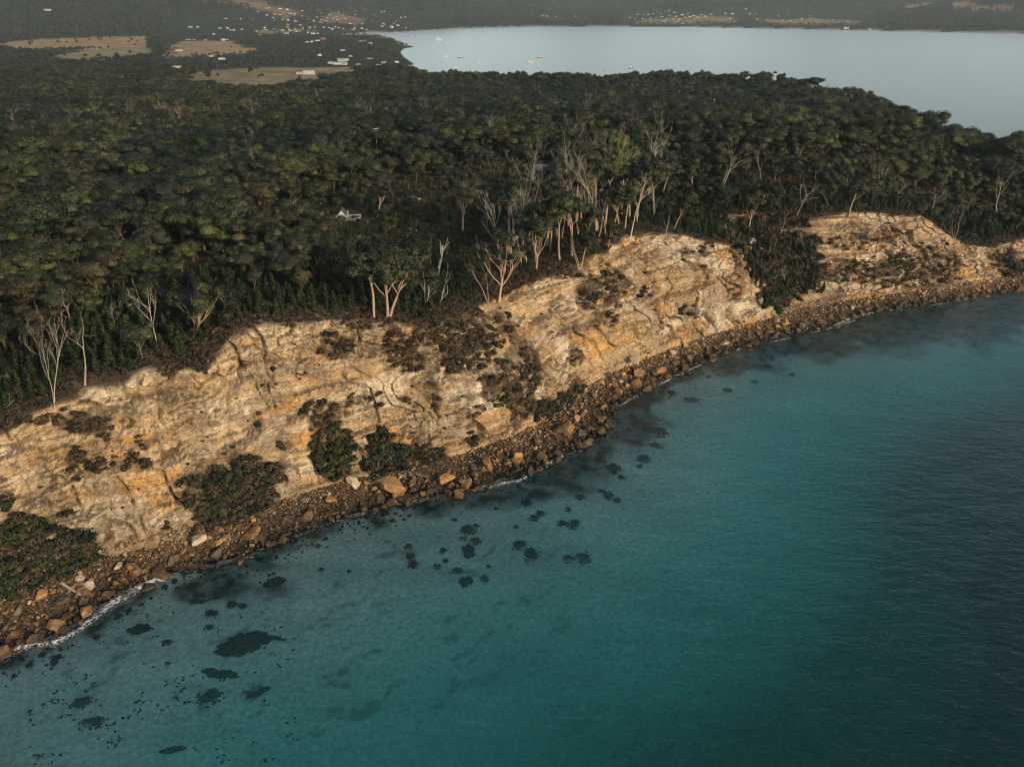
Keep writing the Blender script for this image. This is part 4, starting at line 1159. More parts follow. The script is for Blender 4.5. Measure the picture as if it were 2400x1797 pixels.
for u, v in [(1141, 44), (1171, 34), (1181, 35), (1201, 36), (1243, 36), (1150, 40), (1215, 40)] + [(1290 + a * .4167, b * .4167) for a, b in
    [(170, 92), (195, 100), (210, 75), (240, 76), (265, 77), (235, 98), (250, 112), (290, 72), (310, 62), (330, 70), (350, 64), (372, 56), (375, 80), (400, 66), (335, 88), (360, 100), (345, 112), (385, 122), (395, 100), (410, 86), (425, 100), (440, 78), (455, 92), (445, 122), (470, 70), (480, 88), (500, 82), (520, 90), (540, 76), (560, 85), (590, 74), (575, 98), (305, 92), (275, 95), (420, 112),
     (790, 73), (820, 72), (770, 48), (960, 105), (1000, 108), (1060, 100), (1100, 83), (1190, 102), (1222, 105), (1300, 110), (690, 96), (665, 70), (700, 72), (830, 100), (880, 104), (940, 84), (1410, 155)]]:
    house(u, v, rs.choice(wch), rs.choice(rch), rs.uniform(0.9, 1.35))
house(1290 + 1290 * .4167, 149 * .4167, 'cream', 'white', 2.0, 0, 0.1)
for u, v, wl, rf, sz in ((1401, 182, 'white', 'pale blue', .8), (1613, 181, 'cream', 'white', .7), (1151, 282, 'grey', 'pale blue', .55), (1208, 278, 'grey', 'pale blue', .5), (1328, 252, 'grey', 'grey', .55), (1168, 366, 'grey', 'pale blue', .55), (899, 431, 'tan', 'grey', .32), (1726, 182, 'grey', 'navy', .95), (1752, 184, 'grey', 'dark', .8), (270, 205, 'white', 'white', .6), (640, 330, 'grey', 'dark', .4), (985, 153, 'white', 'pale blue', .9), (905, 155, 'white', 'white', .9)):
    house(u, v, wl, rf, sz, 0, 0.15)

def part(name, VF, mat, parent, bev=False):
    return obj(name, mesh_np(name, VF[0], VF[1], [mat], False), parent)
def windows(parent, spots, wm_=M_TRIM):
    for x, y, z, w, h, ax in spots:
        d = 0.05
        V, F = box(x - w, x + w, y - d, y + d, z - h, z + h) if ax == 'y' else box(x - d, x + d, y - w, y + w, z - h, z + h)
        f = part('window', (V, F), wm_, parent)
        e = 0.09
        V, F = box(x - w + e, x + w - e, y - d - .02, y + d + .02, z - h + e, z + h - e) if ax == 'y' else box(x - d - .02, x + d + .02, y - w + e, y + w - e, z - h + e, z + h - e)
        part('pane', (V, F), M_GLASS, f)
# the white-gabled house among the gums
x, y, z = hit(752, 468, 150)
hs_ = thing('gabled_house', (x, y, z - 1.2), 'house', None, 'white-gabled house with a long grey metal verandah roof among the gums', rz=0.16, scale=0.84)
HOUSES.append((x, y, 6.0)); HOUSES.append((x + 5, y, 5.0))
V, F = wall_mesh(3.4, 2.3, 2.4, 2.9); V = V[:, [1, 0, 2]] * (1, 1, 1)
V[:, 0] -= 2.6; part('wall', (V, [F[0], F[1]]), WALL['white'], hs_)
V, F = roof_mesh(3.4, 2.3, 2.4, 2.9, 0.3); V = V[:, [1, 0, 2]]; V[:, 0] -= 2.6; part('roof', (V, F), ROOF['dark'], hs_)
vr = MB(); n_ = 20
for i in range(n_):                                               # the long metal roof, every sheet a rib and a pan
    x0 = -5.2 + i * 0.55
    part('roof_sheet', (np.array([(x0, -3.6, 3.2), (x0 + .53, -3.6, 3.2), (x0 + .53, -7.2, 2.0), (x0, -7.2, 2.0), (x0, -3.6, 3.28), (x0 + .53, -3.6, 3.28), (x0 + .53, -7.2, 2.08), (x0, -7.2, 2.08), (x0 + .06, -3.6, 3.38), (x0 + .06, -7.2, 2.18)]),
         [np.array([(0, 3, 2, 1), (8, 9, 6, 5), (3, 7, 6, 2), (0, 1, 5, 4), (1, 2, 6, 5)]), np.array([(4, 7, 9), (4, 9, 8)])]), ROOF['pale blue'], hs_)
part('long_wall', box(-5.0, 5.6, -6.9, -3.7, -1.5, 1.95), paint('timber_dark', (0.10, 0.085, 0.07)), hs_)
a = np.linspace(0, math.pi, 9); ar = np.c_[-2.6 + 0.55 * np.cos(a), np.full(9, -3.47), 3.0 + 0.6 * np.sin(a)]
V = np.concatenate([ar, ar + (0, -0.05, 0)]); part('arched_window', (V, [np.array([(i, i + 1, i + 10, i + 9) for i in range(8)] + [(9 + i, 10 + i, 16 - i, 17 - i) for i in range(4)])]), M_GLASS, hs_)
part('chimney', box(0.0, 0.35, -2.4, -2.1, 3.2, 4.9), WALL['white'], hs_)
# farmhouse on the pasture
x, y, z = hit(369 + 1195 * .25, 640 * .25, 500)
fh = thing('farmhouse', (x, y, z), 'house', None, 'white farmhouse with dark and pale roofs on the pasture edge', rz=0.1)
HOUSES.append((x, y, 16)); HOUSES.append((x - 10, y, 10)); HOUSES.append((x + 12, y, 10))
V, F = wall_mesh(9, 4.5, 3.4, 2.0); part('wall', (V, F), WALL['white'], fh)
V, F = roof_mesh(9, 4.5, 3.4, 2.0, .5); part('roof', (V, F), ROOF['white'], fh)
V, F = wall_mesh(5, 5, 4.6, 2.4); V[:, 0] -= 15; part('wing_wall', (V, F), WALL['pink'], fh)
V, F = roof_mesh(5, 5, 4.6, 2.4, .5); V[:, 0] -= 15; part('wing_roof', (V, F), ROOF['dark'], fh)
windows(fh, [(-5, -4.55, 1.7, .9, .6, 'y'), (-1.5, -4.55, 1.7, .9, .6, 'y'), (2.5, -4.55, 1.7, .9, .6, 'y'), (6, -4.55, 1.7, .9, .6, 'y'), (-17, -5.05, 3.4, .7, .7, 'y'), (-13, -5.05, 3.4, .7, .7, 'y'), (-15, -5.05, 1.1, .6, 1.0, 'y')])
# pale shed among the paddocks
x, y, z = hit(369 + 66 * .25, 602 * .25, 400)
shd = thing('farm_shed', (x, y, z), 'shed', None, 'pale cream farm shed with a plain roof between dark trees', rz=0.0)
HOUSES.append((x, y, 11))
V, F = wall_mesh(8.5, 5, 4.6, 1.6); part('wall', (V, F), WALL['cream'], shd)
V, F = roof_mesh(8.5, 5, 4.6, 1.6, .3); part('roof', (V, F), WALL['cream'], shd)
part('door', box(-2, 2, -5.08, -5.0, -.2, 3.4), WALL['grey'], shd)
# long low sheds at the pasture corner
for (u, v, w_, wl, rf, lb) in ((735, 139, 13, 'white', 'green', 'long low shed with a green-grey roof at the pasture corner'), (741, 131, 11, 'white', 'pale blue', 'long pale blue roofed shed behind the green-grey one'), (103, 22, 12, 'white', 'white', 'white house alone on the wooded hillside')):
    x, y, z = hit(u, v, 500)
    r = thing('long_shed', (x, y, z), 'shed', None, lb, rz=0.05)
    HOUSES.append((x, y, w_))
    V, F = wall_mesh(w_, 5, 3.2, 1.6); part('wall', (V, F), WALL[wl], r)
    V, F = roof_mesh(w_, 5, 3.2, 1.6, .4); part('roof', (V, F), ROOF[rf], r)

# ------------------------------------------------------------------ boats on the bay
def loft(L, B, H_, sheer=0.35):
    n = 9; V = []
    for i in range(n):
        f = i / (n - 1)
        b = B / 2 * math.sin(math.pi * min(1, 0.34 + 0.66 * f)) ** 0.7 if f < 0.999 else 0.02
        x = -L / 2 + L * f; zt = H_ * (1 + sheer * f * f)
        V += [(x, -b, zt), (x, -b * 0.82, H_ * 0.35), (x * 0.97, 0, -0.5), (x, b * 0.82, H_ * 0.35), (x, b, zt)]
    F = [(i * 5 + j, i * 5 + j + 1, i * 5 + j + 6, i * 5 + j + 5) for i in range(n - 1) for j in range(4)] + [(i * 5 + 4, i * 5, i * 5 + 5, i * 5 + 9) for i in range(n - 1)]
    return np.array(V), [np.array(F), np.array([(0, 4, 3), (0, 3, 1), (1, 3, 2)])]
M_HULL = {'white': paint('hull_white', (0.78, 0.75, 0.72), 0.35, 0.5), 'red': paint('hull_red', (0.35, 0.05, 0.04), 0.35, 0.5), 'dark': paint('hull_dark', (0.05, 0.06, 0.09), 0.35, 0.5)}
def boat(u, v, L, hull, kind_, label):
    x, y = unproj(u, v, 0)
    r = thing('boat', (float(x), float(y), 0), 'boat', 'boats moored in the bay', label, rz=random.uniform(-0.3, 0.3) + (math.pi if random.random() < .5 else 0))
    part('hull', loft(L, L * 0.3, L * 0.09), M_HULL[hull], r)
    if kind_ == 'motor':
        part('cabin', box(-L * .22, L * .2, -L * .1, L * .1, L * .09, L * .22), M_HULL['white'], r)
        part('wheelhouse', box(-L * .12, L * .08, -L * .08, L * .08, L * .22, L * .32), M_HULL['white'], r)
        windows(r, [(0, -L * .1 - .03, L * .165, L * .15, L * .025, 'y'), (0, L * .1 + .03, L * .165, L * .15, L * .025, 'y')], M_TRIM)
    else:
        part('cabin', box(-L * .15, L * .12, -L * .08, L * .08, L * .09, L * .15), M_HULL['white'], r)
        m = MB(); m.tube([(L * .08, 0, 0.3), (L * .08, 0, L * 1.15)], [0.10, 0.05], 6); obj('mast', m.build('mast', [M_TRIM], False), r)
        m = MB(); m.tube([(L * .08, 0, L * .24), (-L * .36, 0, L * .24)], [0.09, 0.07], 6); obj('boom', m.build('boom', [M_TRIM], False), r)
    return r
boat(946.4, 86, 24, 'white', 'motor', 'large white motor yacht farthest out in the bay')
boat(965.6, 93, 10, 'white', 'motor', 'small white boat just right of the large motor yacht')
boat(963, 122.5, 10, 'white', 'motor', 'low pale boat left of the dark-hulled pair near shore')
boat(994, 124, 12, 'dark', 'motor', 'dark hulled boat above the shore trees left of centre')
boat(1144, 136, 15, 'white', 'motor', 'white cruiser nearest the shore trees with a tall cabin')
boat(1166, 124, 12, 'red', 'motor', 'red hulled boat just beyond the white cruiser')
boat(890.6, 76, 9, 'white', 'sail', 'tiny yacht near the far beach by the headland')
boat(1034, 139, 9, 'white', 'sail', 'small yacht half hidden behind a dark tree crown')
boat(984, 147, 10, 'white', 'sail', 'white yacht behind the leftmost waterside trees')
boat(1311, 153, 11, 'white', 'sail', 'white yacht whose mast rises between the waterside trees')
boat(1363, 147, 11, 'red', 'motor', 'red hulled boat glimpsed over the waterside tree tops')

# ------------------------------------------------------------------ power poles
M_POLE = bark_mat('pole_timber', (0.30, 0.27, 0.23), (0.52, 0.49, 0.44))
def pole(u, v, H_, arms, label):
    x, y, z = hit(u, v, 150)
    r = thing('power_pole', (x, y, z), 'power pole', 'power poles in the forest', label, rz=0.5)
    m = MB(); m.tube([(0, 0, -1), (0, 0, H_)], [0.20, 0.13], 8); obj('post', m.build('post', [M_POLE], False), r)
    for k_ in range(arms):
        zc_ = H_ - 0.25 - 1.1 * k_
        part('crossarm', box(-1.5, 1.5, -.09, .09, zc_ - .09, zc_ + .09), M_POLE, r)
        for q in (-1.3, -.6, .6, 1.3):
            m = MB(); m.tube([(q, 0, zc_ + .09), (q, 0, zc_ + .34)], [0.05, 0.06], 6); obj('insulator', m.build('insulator', [M_TRIM], False), r)
    HOUSES.append((x, y, 2.5))
pole(816, 345, 15.5, 2, 'grey power pole with two crossarms above the mid-forest crowns')
pole(1494, 226, 15, 1, 'distant power pole left of the pair near the bay ridge')
pole(1515, 226, 13, 1, 'short distant power pole second of the pair near the bay ridge')
pole(1539, 252, 14, 1, 'distant power pole nearer than the ridge pair')

# ------------------------------------------------------------------ trees with a place of their own: picture base, picture top
def base_hit(u, v):
    """On the land above the cliff edge, where the line of sight meets it."""
    return hit(u, v, 100)
def height_for(x, y, z, vt):
    lo, hi = 0.5, 45.0
    for _ in range(30):
        m = (lo + hi) / 2
        if proj(x, y, z + m)[1] > vt: lo = m
        else: hi = m
    return lo
def lean_for(x, y, z, H_, ut):
    u0 = proj(x, y, z + H_)[0]
    d = proj(x, y, z + H_)[2]
    return math.atan2(float((ut - u0) * PS / FPX * d), H_)
GROUP_D = 'bare dead trees'
def hero_dead(u, v, ut, vt, label, stems=1, levels=3, white=False, seed=0, open_=0.5, nb=6, thick=0.014, broken=False, bole=0.35):
    x, y, z = base_hit(u, v)
    H_ = height_for(x, y, z, vt)
    tb = dead_parts(900 + seed, H_, stems, levels, 0.04, open_, nb, bole, thick, broken)
    o = obj('dead_tree', tb.build('dead_tree', [M_DEAD_W if white else M_DEAD], False), None, (x, y, z - 0.2))
    o.rotation_euler = (0, lean_for(x, y, z, H_, ut), 0)
    if seed in (0, 2): o.scale = (0.62, 0.62, 1.0)
    return tag(o, label, 'dead tree', GROUP_D)
def hero_gum(u, v, ut, vt, label, seed=0, tone='olive', bole=0.45, clump=0.10, per=100, bare=0.0, nl=4, two=False, card=0.30, spread=.3, extra=4):
    x, y, z = base_hit(u, v)
    H_ = height_for(x, y, z, vt) * 1.0
    tb, cb = gum_parts(1200 + seed, H_ * 0.94, bole, spread, nl, clump, per, card, 0.03, bare, 6, True, two, extra)
    r = thing('gum_tree', (x, y, z - 0.2), 'gum tree', 'tall gums along the cliff edge', label)
    r.rotation_euler = (0, lean_for(x, y, z, H_, ut), 0)
    obj('trunk', tb.build('trunk', [M_BARK], False), r)
    obj('crown', cb.build('crown', [LEAF[tone]]), r)
    return r
hero_dead(117, 876, 105, 690, 'tall bleached dead tree with two leaning stems at the near cliff edge', 2, 4, False, 0, 0.36, 6, 0.011)
hero_dead(183, 828, 158, 672, 'slender forked dead tree just right of the twin-stemmed one', 1, 2, False, 1, 0.4, 4, 0.014, bole=0.45)
hero_dead(338, 747, 325, 600, 'white dead tree with long sideways branches left of the broad gum', 1, 4, True, 2, 0.48, 5, 0.012)
hero_dead(946, 604, 943, 524, 'thick snapped white trunk with stubby branches in the forest edge', 1, 1, True, 3, 0.6, 5, 0.034, True, 0.3)
hero_dead(931, 600, 928, 530, 'snapped brown trunk beside the thick white one', 1, 1, False, 4, 0.5, 2, 0.02, True, 0.5)
hero_dead(917, 660, 925, 590, 'low white dead tree with several stems above the slumped slope', 3, 2, True, 5, 0.5, 4, 0.014)
hero_dead(947, 665, 985, 594, 'white dead tree leaning right above the slumped slope', 1, 2, True, 6, 0.5, 5, 0.017)
hero_dead(1056, 660, 1030, 568, 'crooked forked dead tree left of the bare fan-shaped gum', 2, 2, False, 7, 0.4, 4, 0.014)
hero_dead(1293, 514, 1296, 420, 'pale dead tree with upswept arms left of the leaning white gum', 1, 2, False, 8, 0.6, 5, 0.014, bole=.3)
hero_dead(1250, 578, 1232, 500, 'thin pale V-shaped dead stem at the foot of the grove', 2, 1, False, 9, 0.3, 2, 0.012)
hero_dead(1362, 512, 1395, 402, 'leaning white gum skeleton on the headland edge', 1, 3, True, 10, 0.5, 6, 0.014, bole=.4)
hero_dead(1439, 507, 1444, 462, 'small bare white sapling on the headland edge', 1, 1, True, 11, 0.4, 3, 0.016)
hero_dead(1554, 426, 1570, 322, 'big bleached tree with a wide spread of bare branches behind the headland', 1, 3, False, 12, 0.6, 9, 0.017, bole=.2)
hero_dead(1651, 426, 1662, 337, 'tall narrow bleached tree right of the wide spreading one', 1, 3, False, 13, 0.3, 6, 0.013, bole=.4)
hero_dead(1791, 448, 1783, 410, 'small bare tree behind the far cliff edge', 1, 2, False, 14, 0.5, 4, 0.014)
hero_dead(1679, 520, 1702, 448, 'slim dead tree leaning right in the wooded gully', 1, 2, False, 15, 0.45, 4, 0.013)
hero_dead(1655, 560, 1672, 520, 'pale leaning stick of a tree low in the wooded gully', 1, 1, False, 16, 0.4, 3, 0.014)
hero_dead(2050, 548, 2085, 462, 'branching dead tree leaning right off the far cliff end', 2, 2, False, 17, 0.5, 5, 0.012)
hero_dead(2149, 486, 2168, 392, 'thick leaning trunk with sparse twigs near the far end', 1, 3, False, 18, 0.35, 5, 0.024, bole=.55)
hero_dead(284, 561, 273, 482, 'thin bleached pole tree deep in the near forest', 1, 1, False, 19, 0.4, 3, 0.012, bole=.6)
hero_dead(394, 528, 385, 443, 'tall grey dead stem among the bronze gums', 1, 2, False, 20, 0.3, 3, 0.014, bole=.5)
hero_dead(499, 534, 494, 450, 'bright white dead tree with upswept branches in the near forest', 1, 2, True, 21, 0.5, 6, 0.015)
hero_dead(472, 541, 466, 503, 'short white stick just left of the bright white dead tree', 1, 1, True, 22, 0.3, 2, 0.013)
hero_dead(640, 500, 640, 424, 'antler-like bare branches standing over a gum crown', 2, 2, False, 23, 0.5, 5, 0.012)
hero_dead(1139, 430, 1139, 328, 'tall bare cluster of grey branches left of the grove', 2, 3, False, 24, 0.4, 6, 0.012)
hero_dead(1178, 425, 1182, 330, 'twisting bare gum beside the tall bare cluster', 1, 3, False, 25, 0.5, 7, 0.013)
hero_dead(1124, 578, 1122, 426, 'tall slim bare gum with close upswept branches', 1, 3, False, 26, 0.35, 9, 0.012, bole=.35)
hero_dead(2055, 340, 2063, 297, 'small bleached tree on the ridge at the far right', 1, 2, False, 27, 0.4, 4, 0.012)
hero_dead(2136, 352, 2141, 303, 'second bleached tree on the ridge at the far right', 1, 2, False, 28, 0.5, 5, 0.012)
hero_dead(2203, 330, 2204, 290, 'bleached tree cut by the right edge of the view', 1, 2, True, 29, 0.5, 5, 0.014)
hero_dead(1998, 346, 2002, 312, 'pale thin dead tree left of the ridge pair', 1, 2, False, 30, 0.4, 4, 0.012)
hero_dead(12, 885, 40, 842, 'bare bleached branch reaching up at the left edge', 1, 2, False, 31, 0.5, 3, 0.02)
hero_dead(1967, 215, 1968, 188, 'wispy bare tree against the bay on the point', 1, 3, False, 32, 0.5, 7, 0.010)

hero_gum(418, 734, 424, 578, 'broad half-dead gum with a low dark crown on the cliff edge', 0, 'olive', 0.22, 0.07, 90, 0.62, 8, False, .28, .42, 6)
hero_gum(779, 624, 752, 482, 'leaning gum with bare top branches at the left of the leafy cluster', 1, 'olive', 0.45, 0.075, 80, 0.5, 4)
hero_gum(807, 682, 795, 520, 'slim orange-trunked gum in the middle of the leafy cluster', 2, 'olive', 0.55, 0.085, 100, 0.2, 3)
hero_gum(837, 684, 858, 500, 'double-trunked leafy gum with a broad crown at the cliff edge', 3, 'olive', 0.40, 0.085, 110, 0.1, 5, True, .3, .4, 10)
hero_gum(1078, 646, 1080, 464, 'fan-shaped gum with mostly bare branches and an orange trunk', 4, 'olive', 0.33, 0.06, 70, 0.78, 8)
hero_gum(1158, 584, 1172, 432, 'gum with layered olive pads on orange limbs', 5, 'olive', 0.35, 0.085, 100, 0.15, 5)
hero_gum(1235, 552, 1242, 400, 'tall thin orange-trunked gum with small high pads', 6, 'olive', 0.55, 0.07, 90, 0.2, 3)
hero_gum(1256, 572, 1278, 486, 'small gum leaning right below the grove', 7, 'olive', 0.5, 0.10, 90, 0.1, 3)
hero_gum(1313, 534, 1326, 470, 'little bronze gum close to the headland edge', 8, 'bronze', 0.45, 0.10, 90, 0.1, 3)
hero_gum(1281, 466, 1290, 362, 'orange-trunked gum with a rounded crown in the grove', 9, 'olive', 0.48, 0.10, 100, 0.1, 4)
hero_gum(1224, 436, 1226, 302, 'tall straight gum with an umbrella crown at the left of the grove', 10, 'yellow-green', 0.62, 0.085, 110, 0.05, 4)
hero_gum(1324, 424, 1332, 292, 'largest dome-crowned gum at the back of the grove', 11, 'yellow-green', 0.42, 0.10, 115, 0.05, 6, False, .3, .42, 10)
hero_gum(1376, 444, 1395, 318, 'large broad olive gum at the right of the grove', 12, 'olive', 0.40, 0.10, 110, 0.15, 6, False, .3, .4, 10)
hero_gum(1349, 497, 1362, 392, 'slim gum with a bare lower trunk in front of the grove', 13, 'olive', 0.6, 0.085, 90, 0.15, 3)
hero_gum(1337, 489, 1340, 390, 'reddish-trunked gum beside the slim one in the grove', 14, 'olive', 0.5, 0.09, 90, 0.15, 4)
hero_gum(1455, 496, 1486, 400, 'crooked gum leaning right at the headland corner', 15, 'dark green', 0.5, 0.10, 90, 0.1, 4)
hero_gum(1496, 425, 1505, 325, 'open-crowned tall gum behind the headland corner', 16, 'olive', 0.45, 0.09, 90, 0.25, 5)
hero_gum(1834, 467, 1852, 375, 'leaning pale-trunked gum on the edge of the far cliff', 17, 'grey-green', 0.5, 0.085, 80, 0.35, 4)
hero_gum(1615, 506, 1632, 400, 'scrawny gum standing at the head of the wooded gully', 18, 'bronze', 0.45, 0.075, 70, 0.5, 4)
hero_gum(649, 640, 646, 572, 'lone umbrella-crowned tree over the young forest', 19, 'bronze', 0.42, 0.13, 100, 0.0, 5)
hero_gum(78, 596, 76, 492, 'bronze gum with an orange trunk at the left side', 20, 'bronze', 0.45, 0.11, 110, 0.05, 4)
hero_gum(1000, 505, 1002, 355, 'big open gum with a long orange trunk left of the bare cluster', 21, 'grey-green', 0.40, 0.085, 90, 0.4, 7)
hero_gum(815, 470, 828, 368, 'grey-crowned gum with bare tips near the white-gabled house', 22, 'grey-green', 0.45, 0.10, 90, 0.3, 5)
hero_gum(590, 560, 596, 470, 'wide gum with pale trunk among the young forest', 23, 'olive', 0.40, 0.11, 100, 0.1, 5)

for k_, (u, v, ut, vt, lb) in enumerate(((1160, 470, 1160, 345, 'bare pale gum just right of the tall bare cluster'), (1200, 465, 1205, 372, 'thin bare gum left of the umbrella-crowned one'), (1110, 520, 1106, 420, 'slender leafless gum behind the bare fan-shaped gum'), (1410, 470, 1418, 370, 'thin leafless tree right of the leaning white gum'),
        (1300, 450, 1298, 360, 'grey leafless stem between the grove gums'), (245, 620, 240, 540, 'thin bare stem over the young forest at left'), (560, 520, 552, 452, 'pale bare tree among the wide gums at left'), (690, 560, 684, 500, 'short bare grey tree behind the lone umbrella crown'), (1720, 470, 1727, 400, 'bare grey tree above the wooded gully'), (1905, 420, 1912, 355, 'pale fan of bare branches behind the far cliff'), (1940, 440, 1950, 395, 'low bare fan behind the far cliff edge'), (2010, 470, 2020, 405, 'bare grey tree over the far cliff end'),
        (150, 700, 142, 640, 'short bleached stem behind the forked near tree'), (250, 720, 246, 660, 'bare twiggy tree left of the white sideways-branched one'), (1740, 560, 1752, 505, 'leaning bare stem in the middle of the gully'), (1700, 620, 1690, 580, 'white broken stem low in the gully'))):
    hero_dead(u, v, ut, vt, lb, 1, 3, k_ % 4 == 0, 60 + k_, 0.42, 7, 0.011, bole=.3)
for k_, (u, v, ut, vt, tone, lb) in enumerate(((1255, 470, 1258, 368, 'olive', 'slim gum between the umbrella-crowned gum and the rounded one'), (1300, 430, 1306, 318, 'olive', 'tall narrow gum left of the largest dome crown'), (1350, 440, 1356, 312, 'yellow-green', 'tall gum right of the largest dome crown'), (1190, 500, 1196, 396, 'olive', 'pale-trunked gum with pads behind the layered one'), (1400, 450, 1412, 340, 'dark green', 'rounded dark gum at the right end of the grove'), (1270, 520, 1272, 440, 'olive', 'young thin gum at the grove foot'), (880, 640, 893, 545, 'olive', 'small leafy gum right of the double-trunked one'), (720, 600, 716, 520, 'olive', 'round-headed gum left of the leafy cluster'), (480, 690, 486, 600, 'dark green', 'dark bushy gum right of the broad half-dead one'))):
    hero_gum(u, v, ut, vt, lb, 80 + k_, tone, 0.5, 0.095, 100, 0.1, 4)

gq = random.Random(12)
EDGE_V = lambda u: np.interp(u, [t_[0] for t_ in TPX], [t_[1] for t_ in TPX])
for k_ in range(26):
    u = 1100 + k_ * 13 + gq.uniform(-8, 8); v = min(EDGE_V(u) - gq.uniform(20, 120), 570); h_ = gq.uniform(105, 165)
    r = hero_gum(u, v, u + gq.uniform(-6, 14), v - h_, None, 120 + k_, gq.choice(('olive', 'yellow-green', 'olive', 'grey-green')), gq.uniform(0.58, 0.72), 0.08, 85, 0.2, 3)
    later(r, gq.choice(('slender', 'tall thin')), 'grove gum', u, v - h_ * 0.7, [m_ for m_ in MARKS if 900 < m_[1] < 1620])
for k_ in range(20):
    u = 1085 + k_ * 17 + gq.uniform(-9, 9); v = EDGE_V(u) - gq.uniform(20, 110); h_ = gq.uniform(100, 165)
    o = hero_dead(u, v, u + gq.uniform(-8, 12), v - h_, None, 1, 3, k_ % 3 == 0, 140 + k_, 0.38, 8, 0.0105, bole=.32)
    later(o, 'white-limbed' if k_ % 3 == 0 else 'grey-limbed', 'bare grove tree', u, v - h_ * 0.7, [m_ for m_ in MARKS if 900 < m_[1] < 1620])

# ------------------------------------------------------------------ the forest: jittered grid over the whole peninsula
rg = np.random.default_rng(21)
gx, gy = np.meshgrid(np.arange(-1420, 760, 6.7), np.arange(-10, 1420, 6.7), indexing='ij')
gx = gx + rg.uniform(-3.2, 3.2, gx.shape); gy = gy + rg.uniform(-3.2, 3.2, gy.shape)
gx, gy = gx.ravel(), gy.ravel()
gr = np.hypot(gx, gy); ga = np.degrees(np.arctan2(gx, gy))
m = (np.abs(ga) < 47) & (gr > 100) & ((gr < 620) | (rg.random(gx.shape) < 0.72))
gx, gy, gr = gx[m], gy[m], gr[m]
near = gr < 700
gs = np.zeros(gx.shape); gd = np.full(gx.shape, 999.0)
gs[near], gd[near] = sd(gx[near], gy[near])
q = np.where(near, gd - dT(gs), 500.0)
gz = ground(gx, gy)
inb = pip(gx, gy, BAY); eb = np.where(gr > 350, edist(gx, gy, BAY), 999)
ok = (q > 2.5) & ~inb & (eb > 4) & (gz > 0.8)
for k_, P in FIELDS: ok &= ~(pip(gx + 14 * fbm(gx / 60, gy / 60, 3, 36), gy + 30 * fbm(gx / 60, gy / 60, 3, 37), P) & (rg.random(gx.shape) > 0.004))
def height_cap(x, y):
    """How tall a tree may stand without growing through a house or across the open ground kept in front of it."""
    cap = np.full(x.shape, 99.0)
    for hx, hy, hw in HOUSES:
        R_ = math.hypot(hx, hy); ux, uy = hx / R_, hy / R_
        al = (hx - x) * ux + (hy - y) * uy; la = np.abs((x - hx) * uy - (y - hy) * ux)
        m_ = (al > -hw) & (al < 170) & (la < hw * 0.95 + 1.0)
        cap = np.where(m_, np.minimum(cap, np.where(al < hw * 0.8, 0, 1.6 + al * 62.0 / R_)), cap)
    return cap
CAPN = height_cap(gx, gy)
ok &= CAPN > 2.4
gx, gy, gz, gs, q, gr, CAPN = gx[ok], gy[ok], gz[ok], gs[ok], q[ok], gr[ok], CAPN[ok]
nzz = fbm(gx / 45, gy / 45, 3, 201)
tone_n = fbm(gx / 70, gy / 70, 3, 202) + 0.55 * rg.normal(size=gx.shape) * 0.45
young_lim = 24 + 26 * sstep(470, 380, gs) + 16 * nzz
gully_t = GULLY(gs) * (q < 60)
is_cone = (q < young_lim) & (gr < 650) & (rg.random(gx.shape) < 0.80)
is_edge = (q < 7 + 4 * nzz) & (gr < 650)
is_cone &= ~is_edge
is_cone &= False
thin = rg.random(gx.shape)
keepm = ~is_edge & ~((~is_cone) & (q < young_lim * 0.8) & (thin < 0.72))
# the grove belt behind the middle cliff stands over a darker, lower understorey
HTREE = np.where(is_cone, 4.2 + 3.2 * rg.random(gx.shape) + 0.03 * q, (7.0 + 9.5 * rg.random(gx.shape) ** 1.5 + 3.0 * nzz) * (0.62 + 0.38 * sstep(15, 110, q)) * (1 - 0.64 * sstep(440, 462, gs) * sstep(585, 560, gs) * sstep(150, 95, q)))
rim = (gr > 300) & (eb[ok] < 95)
HTREE = np.where(rim, 6.5 + 15.0 * rg.random(gx.shape) ** 2.4, HTREE)
HTREE = np.minimum(HTREE, CAPN)
gx, gy, gz, gs, q, gr, HTREE, is_cone, tone_n = [a[keepm] for a in (gx, gy, gz, gs, q, gr, HTREE, is_cone, tone_n)]
# the young trees stand closer together, on a finer net behind the edge
ys, yq = np.meshgrid(np.arange(w_s[0] - 60, S_FAR + 60, 2.75), np.arange(4.5, 118, 2.75), indexing='ij')
ys = (ys + rg.uniform(-1.3, 1.3, ys.shape)).ravel(); yq = (yq + rg.uniform(-1.3, 1.3, yq.shape)).ravel()
yl = 26 + 26 * sstep(470, 380, ys) + 88 * sstep(440, 462, ys) * sstep(585, 560, ys) + 12 * fbm(ys / 30, yq / 20, 3, 207)
yk = (yq < yl) & (rg.random(ys.shape) < 0.86 - 0.45 * sstep(0.5, 1.0, yq / yl) - 0.22 * (yq > 45)) & (yq > 5 + 2.5 * fbm(ys / 14, 0 * ys, 2, 208))
ys, yq = ys[yk], yq[yk]
yx, yy = plan(ys, dT(ys) + yq)
yk = height_cap(yx, yy) > 5; ys, yq, yx, yy = ys[yk], yq[yk], yx[yk], yy[yk]
yh = (2.6 + 3.6 * rg.random(len(ys)) + 1.2 * fbm(ys / 20, yq / 20, 2, 209)) * (0.7 + 0.3 * sstep(4, 16, yq)) * (1 - 0.38 * sstep(440, 462, ys) * sstep(585, 560, ys))
